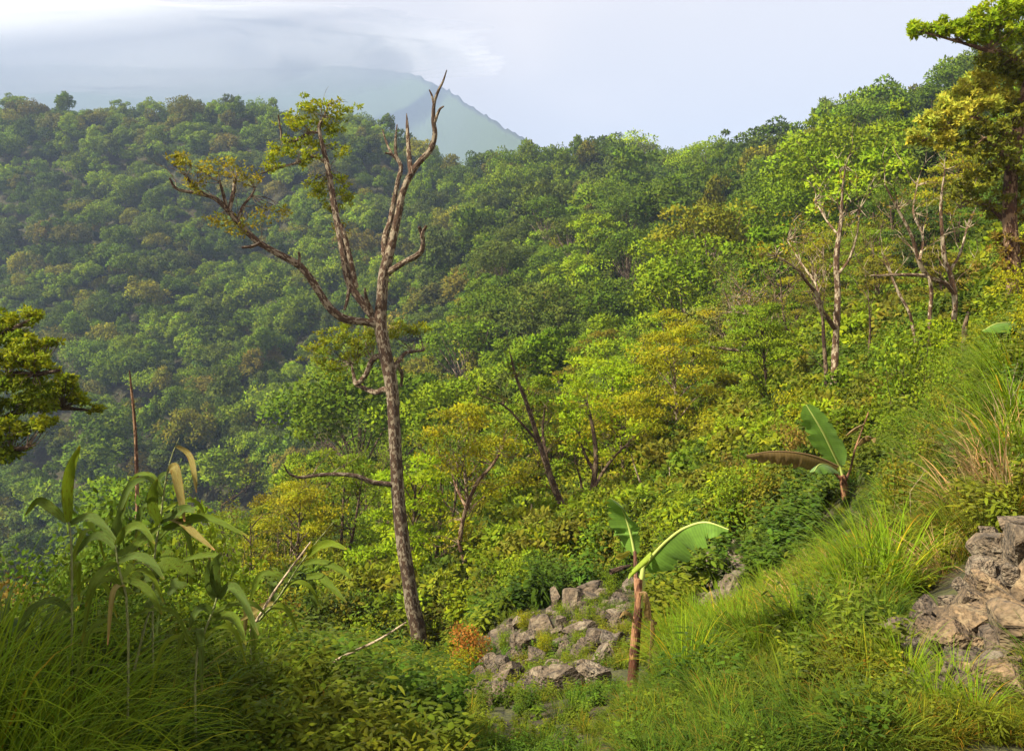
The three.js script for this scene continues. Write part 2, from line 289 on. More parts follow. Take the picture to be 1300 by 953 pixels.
const place = (x, y, z, turn, s, tilt = 0, sy = s, sx = s) => new THREE.Matrix4().compose(V(x, y, z), new THREE.Quaternion().setFromEuler(new THREE.Euler(tilt, turn, tilt * 0.6, 'YXZ')), V(sx, sy, s));
// the 300 that show largest are trees of their own; the rest of the wood is one mass per kind of crown
const farRank = farTrees.filter((t) => t.px > -60 && t.px < 1360 && !t.hidden).sort((a, b) => b.s / b.d - a.s / a.d);
const single = new Set(farRank.slice(0, 290));
const KINDLABEL = ['dark green', 'mid green', 'fresh green', 'grey green', 'olive', 'bright green', 'dull grey brown', 'brownish olive'];
const nearProto = []; for (let i = 0; i < 9; i++) nearProto.push(makeTree(300 + i, { H: 10 + (i * 5) % 6, clumps: 22 + (i * 7) % 16, per: 200, size: 0.22 + (i % 4) * 0.04, L: 0.34, W: 0.2, flat: 0.65, ...shapeOf(i) }));
const kindLeaf = GREENS.map((c) => foliage(c[0], c[1], c[2], 0.22));
const forestLabel = (t) => (t.s > 1.15 ? 'large ' : t.s < 0.75 ? 'small ' : '') + KINDLABEL[t.c] + ['', ' tall crowned', ' wide flat crowned', ' round crowned', ' flat crowned', ' narrow', ' domed', ' open crowned', ' steeple crowned'][t.kind] + ' broadleaf tree ' + (t.d < 78 ? 'where the forest meets the scrub' : t.d < 105 ? 'a little way into the forest edge' : t.d < 150 ? 'on the lower forest slope' : 'high on the forest slope');
for (const t of single) {
  const p = nearProto[t.kind], o = thing('forest_tree', forestLabel(t), 'tree', V(t.x, t.y, t.z), t.turn, forestLabel(t).replace(' broadleaf tree', ' trees'));
  o.scale.setScalar(t.s); mesh('trunk', p.wood, forestBark, o); mesh('crown', p.crown, kindLeaf[t.c], o);
}
for (const t of farTrees) if (!single.has(t)) perKind[t.kind].push([place(t.x, t.y, t.z, t.turn, t.s, Math.sin(t.x * 3.7) * 0.16, t.s * (0.75 + 0.6 * Math.abs(Math.sin(t.z * 5.3))), t.s * (0.8 + 0.55 * Math.abs(Math.sin(t.x * 7.1)))), GREENS[t.c].map((v) => v * t.v)]);
perKind.forEach((l, i) => { stuff('forest_canopy', farProto[i].crown, forestLeaf, l, 'dense far forest of rounded green crowns covering the hillside', 'forest'); });
// trees that stand above the canopy or stand out by their colour: [column, distance, height above ground, crown radius, colour, openness, label]
for (const [i, [px, d, H, R, col, open, label]] of [
  [1080, 205, 21, 4.6, [0.16, 0.22, 0.03], 0.25, 'pale umbrella crowned tree standing tall above the ridge'],
  [1062, 212, 16, 3, [0.1, 0.13, 0.03], 0.4, 'thin open tree next to the pale umbrella crowned tree'],
  [925, 235, 17, 4.2, [0.06, 0.09, 0.02], 0.16, 'dark lopsided tree with open top on the ridge'],
  [948, 232, 16, 3.6, [0.06, 0.09, 0.02], 0.12, 'dark tree close beside the lopsided ridge tree'],
  [985, 235, 18, 4.4, [0.13, 0.13, 0.06], 0.35, 'sparse greyish see through tree on the ridge'],
  [1010, 225, 17, 5, [0.055, 0.09, 0.02], 0.1, 'broad dark domed tree on the ridge beside the sparse tree'],
  [760, 292, 19, 5.2, [0.055, 0.085, 0.02], 0.3, 'dark round topped tree rising above the ridge with sky through its crown'],
  [818, 288, 18, 5, [0.09, 0.11, 0.03], 0.45, 'open dull green tree rising above the ridge'],
  [880, 262, 15, 4.4, [0.07, 0.1, 0.02], 0.1, 'small dark bushy tree at the low point of the ridge'],
  [1130, 205, 19, 5.5, [0.05, 0.085, 0.02], 0.05, 'large dark domed tree at the top of the ridge'],
  [1165, 200, 18, 5.5, [0.05, 0.085, 0.02], 0.05, 'dark dense tree at the end of the ridge near the golden foliage'],
  [690, 300, 15, 4.5, [0.075, 0.11, 0.02], 0.15, 'bushy tree where the ridge dips toward the blue mountain'],
  [827, 92, 11, 2.9, [0.26, 0.36, 0.012], 0, 'bright lime round tree glowing among duller forest crowns'],
  [932, 122, 15, 5.6, [0.2, 0.25, 0.018], 0, 'broad light green domed tree in the forest above the olive scrub'],
  [880, 132, 13, 4, [0.1, 0.2, 0.05], 0, 'bluish fresh green tree beside the broad light green dome'],
  [700, 165, 15, 5.5, [0.14, 0.22, 0.016], 0, 'bright green bulging tree on the lower forest slope'],
  [600, 175, 14, 5, [0.13, 0.21, 0.016], 0, 'fresh green round tree in the fold of the forest'],
  [258, 262, 13, 4, [0.14, 0.25, 0.08], 0, 'pale mint green small tree down in the valley'],
].entries()) {
  const p = makeTree(1300 + i, { R, H, clumps: open > 0.15 ? 26 : 34, per: open > 0.15 ? 80 : 170, dome: open > 0.2 ? 0.5 : 0.8, size: open > 0.15 ? 0.26 : 0.3, L: 0.36, W: 0.22, open, trunk: 0.24, flat: 0.6 }), o = thing('forest_tree', label, 'tree', onGround(px, d, 0.5), i);
  mesh('trunk', p.wood, forestBark, o); mesh('crown', p.crown, foliage(col[0], col[1], col[2], 0.3), o);
}

// ------------------------------------------------------------------ trees, shrubs: builders
const paleBark = bark(0.85, 0.78, 0.68), darkBark = bark(0.34, 0.27, 0.2), redBark = bark(0.55, 0.36, 0.24), dryWood = bark(0.42, 0.32, 0.21, false);
function twig(g, a, b, ra, rb, r, sag = 0.12) {
  const m = a.clone().lerp(b, 0.5), l = a.distanceTo(b); m.x += (r() - 0.5) * l * sag * 2; m.y += (r() - 0.5) * l * sag * 2; m.z += (r() - 0.5) * l * sag * 2;
  limb(g, [a, m, b], [ra, (ra + rb) / 2, rb], 4, { per: 2, seed: (r() * 1e4) | 0, knobble: 0.05 });
}
// branching limbs that end in fine twigs, with a few leaves on the last ones
function grow(wood, leaves, r, p, dir, len, rad, depth, o) {
  const d = dir.clone(), e = p.clone(), pts = [p.clone()], n = 3;
  for (let i = 0; i < n; i++) { d.add(sphereDir(r).multiplyScalar(o.crook ?? 0.22)); d.y += o.lift ?? 0.06; d.normalize(); e.addScaledVector(d, len / n); pts.push(e.clone()); }
  limb(wood, pts, [rad, rad * 0.8, rad * 0.62, rad * 0.45], depth > 1 ? 5 : 3, { per: depth > 1 ? 2 : 1, seed: (r() * 1e4) | 0, knobble: 0.08 });
  if (depth <= (o.leafDepth ?? 0)) for (let i = 0; i < o.leaves; i++) {
    const q = pts[1 + Math.floor(r() * n)], s = sphereDir(r), t = tone(r, 0.3, 0.14);
    const pp = q.clone().addScaledVector(sphereDir(r), o.spread); leaf(leaves, pp, s, sphereDir(r).add(V(0, 1.2, 0)).normalize(), o.L * (0.6 + r() * 0.8), o.W * (0.6 + r() * 0.8), t, V(0, 1, 0), 0.25);
  }
  if (depth === 0) return;
  const kids = (o.kids ?? 3) + (r() < 0.4 ? 1 : 0);
  for (let i = 0; i < kids; i++) {
    const k = i === 0 ? n : 1 + Math.floor(r() * n), q = pts[Math.min(n, k)], nd = d.clone().addScaledVector(sphereDir(r), o.fan ?? 0.75).normalize();
    grow(wood, leaves, r, q, nd, len * (0.55 + r() * 0.25), rad * (k === n ? 0.45 : 0.4), depth - 1, o);
  }
}
// a tree whose foliage lies in flat sprays
function makeLayered(seed, o) {
  const r = rng(seed), { H = 7, R = 2.6, sprays = 34, per = 150, L = 0.17, W = 0.085, flat = 0.32, trunk = 0.1, low = 0.35, stems = 1, gap = 0.1 } = o, crown = new Geo(), wood = new Geo();
  for (let s = 0; s < stems; s++) {
    const a0 = r() * 6.28, lean = V(Math.cos(a0), 0, Math.sin(a0)).multiplyScalar(H * (stems > 1 ? 0.16 : 0.07)), base = V((r() - 0.5) * 0.3 * stems, -0.6, (r() - 0.5) * 0.3 * stems);
    const spine = [base, V(lean.x * 0.3, H * 0.3, lean.z * 0.3), V(lean.x * 0.75, H * 0.62, lean.z * 0.75), V(lean.x * 1.1, H * 0.93, lean.z * 1.1)];
    const curve = new THREE.CatmullRomCurve3(spine);
    limb(wood, spine, [trunk * 1.3, trunk, trunk * 0.7, trunk * 0.25], 7, { seed: seed + s, per: 4 });
    for (let i = 0; i < sprays / stems; i++) {
      const f = i / (sprays / stems), hgt = mix(low, 1, f), a = i * 2.4 + r() * 1.2, reach = R * (0.25 + 0.75 * Math.sin(Math.PI * clamp(0.25 + 0.72 * f))) * (0.35 + r() * 0.65);
      const o0 = curve.getPoint(clamp(hgt - 0.12, 0, 0.97)), c = V(o0.x + Math.cos(a) * reach, hgt * H + (r() - 0.3) * 0.5, o0.z + Math.sin(a) * reach);
      if (r() < gap) { twig(wood, o0, c, trunk * 0.3, 0.006, r); continue; }
      const cr = R * (0.2 + r() * 0.17), tint = tone(r, 0.16, 0.1);
      clump(crown, r, c, cr, flat, Math.round(per * (0.7 + r() * 0.6)), L, W, tint, { inner: 0.15, soft: 0.35, vary: 0.28, out: 0.8, droop: 0.2 });
      if (i % 2 === 0) twig(wood, o0, c, trunk * 0.38, 0.01, r);
      else twig(wood, c, V(c.x + (r() - 0.5) * cr * 2, c.y + cr * 0.2, c.z + (r() - 0.5) * cr * 2), 0.012, 0.004, r);
    }
  }
  return { crown: crown.build(), wood: wood.build() };
}
function makeTwiggy(seed, o) {
  const r = rng(seed), wood = new Geo(), crown = new Geo(), { H = 7, trunk = 0.11, stems = 1, forks = 5 } = o;
  for (let s = 0; s < stems; s++) {
    const a = r() * 6.28, lean = V(Math.cos(a) * H * (0.06 + 0.08 * (stems > 1)), 0, Math.sin(a) * H * (0.06 + 0.08 * (stems > 1)));
    const spine = [V((r() - 0.5) * 0.4 * (stems - 1), -0.5, (r() - 0.5) * 0.4 * (stems - 1)), V(lean.x * 0.4, H * 0.3, lean.z * 0.4), V(lean.x, H * 0.65, lean.z), V(lean.x * 1.2, H * 0.95, lean.z * 1.2)], curve = new THREE.CatmullRomCurve3(spine);
    limb(wood, spine, [trunk * 1.2, trunk, trunk * 0.6, trunk * 0.2], 7, { seed: seed + s, per: 4 });
    for (let i = 0; i < forks; i++) { const f = mix(o.low ?? 0.35, 0.95, i / (forks - 1)), b = i * 2.4 + r(), p = curve.getPoint(f); grow(wood, crown, r, p, V(Math.cos(b) * 0.8, 0.75, Math.sin(b) * 0.8).normalize(), H * 0.22 * (1.25 - f * 0.6), trunk * 0.42, 3, { kids: 2, leaves: 7, spread: 0.22, L: 0.13, W: 0.07, fan: 0.7, leafDepth: 1, ...o }); }
  }
  return { crown: crown.build(), wood: wood.build() };
}
// a bushy mound of leaves on thin stems
function makeBush(seed, o) {
  const r = rng(seed), { R = 0.6, H = 0.8, n = 700, L = 0.09, W = 0.05, stems = 6 } = o, crown = new Geo(), wood = new Geo();
  for (let i = 0; i < stems; i++) {
    const a = r() * 6.28, k = r() * R * 0.8, top = V(Math.cos(a) * k, H * (0.55 + r() * 0.45), Math.sin(a) * k), tint = tone(r, 0.2, 0.1);
    twig(wood, V(Math.cos(a) * k * 0.2, -0.1, Math.sin(a) * k * 0.2), top, 0.012, 0.004, r);
    for (let j = 0; j < 2; j++) clump(crown, r, V(top.x * (1 - j * 0.1), top.y * (1 - j * 0.45), top.z), R * (0.36 + r() * 0.2), 0.75, Math.round(n / stems / 2), L, W, tint, { inner: 0.2, soft: 0.3, vary: 0.3, out: 0.8, fine: o.fine });
  }
  return { crown: crown.build(), wood: wood.build() };
}
// arching blade: a strip bent along its length
function blade(g, p, az, pitch, len, w, droop, col, o = {}) {
  const { seg = 5, fold = 0.25, twist = 0 } = o, side = V(-Math.sin(az), 0, Math.cos(az)); let q = p.clone(), k = pitch; const k0 = g.p.length / 3;
  for (let i = 0; i <= seg; i++) {
    const s = i / seg, ww = w * (s < 0.25 ? mix(0.6, 1, s / 0.25) : Math.pow(1 - (s - 0.25) / 0.75, 0.7)) * 0.5, d = V(Math.cos(az) * Math.cos(k), Math.sin(k), Math.sin(az) * Math.cos(k)), up = V(-Math.cos(az) * Math.sin(k), Math.cos(k), -Math.sin(az) * Math.sin(k));
    const sd = side.clone().multiplyScalar(Math.cos(twist * s)).addScaledVector(up, Math.sin(twist * s)), nn = V().crossVectors(sd, d).multiplyScalar(-1); if (nn.dot(up) < 0 && !twist) nn.negate();
    for (const e of [-1, 0, 1]) { const f = e === 0 ? -fold * ww : 0; g.p.push(q.x + sd.x * ww * e + up.x * f, q.y + sd.y * ww * e + up.y * f, q.z + sd.z * ww * e + up.z * f); g.n.push(nn.x, nn.y, nn.z); g.c.push(...col); g.u.push(e * 0.5 + 0.5, s); }
    q = q.addScaledVector(d, len / seg); k -= droop / seg * (0.5 + s);
  }
  for (let i = 0; i < seg; i++) for (let e = 0; e < 2; e++) { const a = k0 + i * 3 + e, b = a + 3; g.i.push(a, a + 1, b, a + 1, b + 1, b); }
}
function makeTuft(seed, o) {
  const r = rng(seed), g = new Geo(), { n = 90, len = 0.6, w = 0.012, droop = 1.5, R = 0.12, dry = 0.12, dryCol = [2.2, 1.3, 1.6], seg = 5, pitch = 1.25 } = o;
  for (let i = 0; i < n; i++) {
    const a = r() * 6.28, k = Math.sqrt(r()) * R, c = r() < dry ? dryCol.map((v) => v * (0.7 + r() * 0.6)) : tone(r, 0.3, 0.18);
    blade(g, V(Math.cos(a) * k, -0.04, Math.sin(a) * k), a + (r() - 0.5) * 1.4, pitch + (r() - 0.5) * 0.5, len * (0.5 + r() * 0.6), w * (0.7 + r() * 0.6), droop * (0.5 + r() * 0.9), c, { seg });
  }
  return g.build();
}
// a herb: leafy stems from one root
function makeHerb(seed, o) {
  const r = rng(seed), g = new Geo(), { stems = 9, H = 0.5, L = 0.1, W = 0.045, leaves = 9, wide = 0.5 } = o;
  for (let i = 0; i < stems; i++) {
    const a = r() * 6.28, k = wide * (0.2 + r() * 0.8), tint = tone(r, 0.22, 0.07), hh = H * (0.45 + r() * 0.75);
    for (let j = 0; j < leaves; j++) { const s = 0.25 + 0.75 * (j + 1) / leaves, p = V(Math.cos(a) * k * s * hh, hh * s * (1.2 - 0.2 * s), Math.sin(a) * k * s * hh), b = j * 2.4 + r(), t = tone(r, 0.2, 0.05), big = 1.15 - 0.45 * s; fineLeaf(g, p, V(Math.cos(b), 0.55 - r() * 0.9, Math.sin(b)).normalize(), V((r() - 0.5) * 0.7, 1, (r() - 0.5) * 0.7).normalize(), L * big * (0.7 + r() * 0.6), W * big * (0.7 + r() * 0.6), [tint[0] * t[0], tint[1] * t[1], tint[2] * t[2]], 0.2 + r() * 0.4); }
    blade(g, V(0, -0.05, 0), a, Math.atan2(1, k), hh * 1.1, 0.008, 0.2, [0.7, 0.6, 0.6], { seg: 2 });
  }
  return g.build();
}

// ------------------------------------------------------------------ the trees of the middle distance
const LEAFMAT = { lime: foliage(0.27, 0.36, 0.012, 0.45), yellow: foliage(0.29, 0.285, 0.012, 0.45), leafy: foliage(0.17, 0.235, 0.016, 0.42), olive: foliage(0.18, 0.165, 0.018, 0.4), green: foliage(0.10, 0.16, 0.018, 0.4), deep: foliage(0.06, 0.095, 0.024, 0.35), brown: foliage(0.2, 0.14, 0.035, 0.4), rust: foliage(0.36, 0.15, 0.035, 0.4) };
const layered = [0, 1, 2, 3, 4].map((i) => makeLayered(500 + i, { H: 6.5 + (i % 3), R: 2.3 + (i % 2) * 0.5, sprays: 36 + i * 3, per: 170, stems: i % 3 === 2 ? 2 : 1, flat: 0.26 + (i % 3) * 0.06 }));
const twiggy = [0, 1, 2].map((i) => makeTwiggy(600 + i, { H: 7 + i, stems: 1 + (i % 2), forks: 6 + i }));
const bushes = [0, 1, 2, 3].map((i) => makeBush(700 + i, { fine: true, R: 0.75, H: 0.9 + i * 0.12, n: 900 + i * 150, L: 0.1 + (i % 2) * 0.04, W: 0.055 + (i % 2) * 0.02 }));
function plantTree(proto, mat, px, d, s, turn, name, label, category = 'tree', group, wood = darkBark) {
  const o = thing(name, label, category, onGround(px, d), turn, group); o.scale.setScalar(s);
  mesh('trunk', proto.wood, wood, o); mesh('crown', proto.crown, mat, o); return o;
}
const COLOURWORD = { lime: 'bright lime green', yellow: 'yellow green', leafy: 'light green', olive: 'olive', green: 'mid green', deep: 'dark green', brown: 'brownish' };
// single trees that stand out: [kind, variant, leaf colour, column, distance, size, turn, label]
for (const [k, i, m, px, d, s, turn, label, wood] of [
  ['L', 0, 'lime', 517, 27, 0.86, 1, 'bright lime green tree right behind the tall bare-topped tree'],
  ['L', 1, 'yellow', 602, 31, 0.88, 2.2, 'yellow green layered tree with pale trunk beside the lime green tree', 'p'],
  ['L', 3, 'lime', 770, 34, 0.98, 0.4, 'lime green tree with flat layered sprays behind the rubble'],
  ['L', 4, 'leafy', 690, 36, 0.92, 3, 'light green layered tree between the lime trees behind the rubble'],
  ['L', 2, 'yellow', 872, 46, 0.95, 5, 'golden yellow layered tree beside the dark bushy tree'],
  ['L', 0, 'deep', 762, 54, 1.15, 2, 'dark blue green bushy tree behind the lime green trees'],
  ['L', 4, 'deep', 700, 60, 1.1, 4, 'dark bushy tree above the leaning twin trunks'],
  ['T', 2, 'olive', 925, 52, 1.0, 1.2, 'olive brown twiggy tree above the golden yellow tree'],
  ['T', 1, 'olive', 1010, 47, 0.92, 2.6, 'thin-leaved twiggy tree to the side of the pale slender trunk'],
  ['T', 0, 'brown', 790, 66, 1.05, 0.5, 'brownish twiggy tree on the lower slope before the forest'],
  ['T', 2, 'olive', 1120, 38, 0.62, 3.5, 'low twiggy tree uphill of the pale slender trunk'],
  ['L', 2, 'leafy', 430, 34, 0.8, 1.9, 'light green small tree beside the tall tree trunk on the valley side'],
  ['L', 1, 'yellow', 372, 32, 0.75, 0.3, 'small yellow green tree on the valley side of the slope'],
]) plantTree((k === 'L' ? layered : twiggy)[i], LEAFMAT[m], px, d, s, turn, k === 'L' ? 'layered_tree' : 'twiggy_tree', label, 'tree', undefined, wood ? paleBark : darkBark);
// the many others
const scrubLabel = (s, m, twig, px, d) => (s > 0.76 ? 'taller ' : s < 0.6 ? 'low ' : '') + COLOURWORD[m] + (twig ? ' thin twiggy' : ' small layered') + ' tree ' + (px < 470 ? 'on the valley drop' : px > 1000 ? 'around the pale trunks' : px > 850 ? 'uphill of the golden yellow tree' : 'behind the rubble') + (d > 52 ? ' near the forest' : d < 38 ? ' in open scrub' : '');
{
  const r = rng(91), mats = ['leafy', 'olive', 'yellow', 'green', 'lime', 'deep', 'leafy', 'olive', 'green', 'yellow'];
  for (let i = 0; i < 210; i++) {
    const u = r(), d = 25 + 40 * Math.sqrt(r()), px = -80 + 1420 * u, m = mats[Math.floor(r() * mats.length)], twig = r() < 0.22, v = Math.floor(r() * 5), s0 = 0.5 + r() * 0.38, turn = r() * 6.28;
    if (px > 860 && d < 27) continue;
    if (px > 470 && px < 860 && d < 29) continue;
    if (px < 330 && d < 30 && r() < 0.6) continue;
    plantTree(twig ? twiggy[v % 3] : layered[v], LEAFMAT[m], px, d, s0 * (d > 45 ? 1.25 : 1), turn, twig ? 'twiggy_tree' : 'layered_tree', scrubLabel(s0, m, twig, px, d), 'tree', scrubLabel(s0, m, twig, px, d).replace(' tree ', ' trees '), r() < 0.25 ? paleBark : darkBark);
  }
}
// low scrub that closes the slope between them
{
  const r = rng(17), lists = [[], [], [], []], cols = [[0.17, 0.23, 0.014], [0.19, 0.215, 0.015], [0.11, 0.165, 0.014], [0.15, 0.15, 0.018], [0.22, 0.28, 0.012], [0.075, 0.11, 0.015]];
  for (let i = 0; i < 9000; i++) {
    const d = 13 + 62 * r() ** 1.15, px = -150 + 1560 * r(), k = Math.floor(r() * 4), s = (0.75 + r() * 0.9) * clamp(d / 26, 0.55, 1.4), c = cols[Math.floor(r() * 6)], v = 0.75 + r() * 0.5;
    if (px > 540 && px < 840 && d < 18) continue;
    if (px > 850 && d < 14) continue; if (px > 1010 && px < 1140 && d < 15) continue; if (px > 1140 && d < 17) continue;
    if (px < 600 && d < 22.5) continue;
    const p = onGround(px, d); lists[k].push([place(p.x, p.y - 0.1, p.z, r() * 6.28, s * (px > 850 && d < 30 ? 0.9 : 1)), c.map((x) => x * v)]);
  }
  const white = foliage(1, 1, 1, 0.4);
  lists.forEach((l, i) => stuff('scrub', bushes[i].crown, white, l, 'low tangled scrub and bushes covering the slope', 'scrub'));
}

// ------------------------------------------------------------------ trees drawn limb by limb
// trunk and limbs: lists of [column, row, width] along the limb, with its distance changing from d to d + depth
function drawnTree({ name, label, category = 'tree', d, wood, leaves, limbs, sprays = [], seed = 1, L = 0.12, W = 0.06, per = 120, sink = 0.3, twigR = 0.012, spray = {} }) {
  const r = rng(seed), first = limbs[0].pts[0], base = at(first[0], first[1], d), o = thing(name, label, category, base);
  const loc = (px, py, dd) => at(px, py, dd).sub(base), ends = [];
  limbs.forEach((l, k) => {
    const n = l.pts.length, pts = l.pts.map(([px, py], i) => loc(px, py, d + (l.from ?? 0) + ((l.to ?? l.from ?? 0) - (l.from ?? 0)) * i / (n - 1))), radii = l.pts.map(([, , w]) => w * d / F / 2 * 0.92);
    if (k === 0) { pts[0].y -= sink; radii[0] *= 1.15; }
    const g = new Geo(); limb(g, pts, radii, k === 0 ? 14 : 8, { per: 6, seed: seed * 31 + k, knobble: l.knobble ?? 0.16 });
    for (let i = 0; i < (l.twigs ?? 0); i++) { const a = pts[Math.floor(mix(n * 0.35, n - 0.01, r()))]; grow(g, new Geo(), r, a, V(r() - 0.5, 0.5 + r() * 0.5, r() - 0.5).normalize(), 0.5 + r() * 0.4, 0.014, 1, { kids: 2, leaves: 0, crook: 0.35 }); }
    mesh(k === 0 ? 'trunk' : 'branch', g, l.mat ?? wood, o);
    pts.forEach((p, i) => ends.push({ p, rad: radii[i] }));
  });
  const bySet = new Map();
  for (const [px, py, dd, Rpx, n = 1, set = 0, flat = 0.45] of sprays) {
    if (!bySet.has(set)) bySet.set(set, [new Geo(), new Geo()]);
    const [g, tw] = bySet.get(set), c = loc(px, py, d + dd), R = Rpx * d / F; let best = null; for (const e of ends) { const q = e.p.distanceTo(c); if (!best || q < best.q) best = { q, e }; }
    const k = 4 + Math.round(Rpx / 8);
    for (let j = 0; j < k; j++) { const t = c.clone().add(sphereDir(r).multiply(V(R, R * flat, R))); twig(tw, best.e.p, t, Math.min(twigR, best.e.rad), 0.003, r, 0.2); }
    const sub = Math.max(9, Math.round(Rpx / 1.1));
    for (let j = 0; j < sub; j++) { const cc = c.clone().add(sphereDir(r).multiply(V(R, R * flat * 1.5, R)).multiplyScalar(0.25 + r() * 0.85)); clump(g, r, cc, R * (0.12 + r() * 0.2), 0.5, Math.round(per * n / sub * (Rpx / 20) ** 1.3), L, W, tone(r, 0.18, 0.12), { inner: 0.1, soft: 0.3, vary: 0.3, out: 0.7, ...spray }); }
  }
  for (const [set, [g, tw]] of bySet) { mesh('twigs', tw, wood, o).userData.kind = 'stuff'; mesh('foliage', g, Array.isArray(leaves) ? leaves[set % leaves.length] : leaves, o).userData.kind = 'stuff'; }
  return o;
}
const mainBark = new THREE.MeshStandardMaterial({ map: barkTex, bumpMap: barkBump, bumpScale: 0.05, roughness: 0.95, color: new THREE.Color().setRGB(0.62, 0.57, 0.5), vertexColors: true });
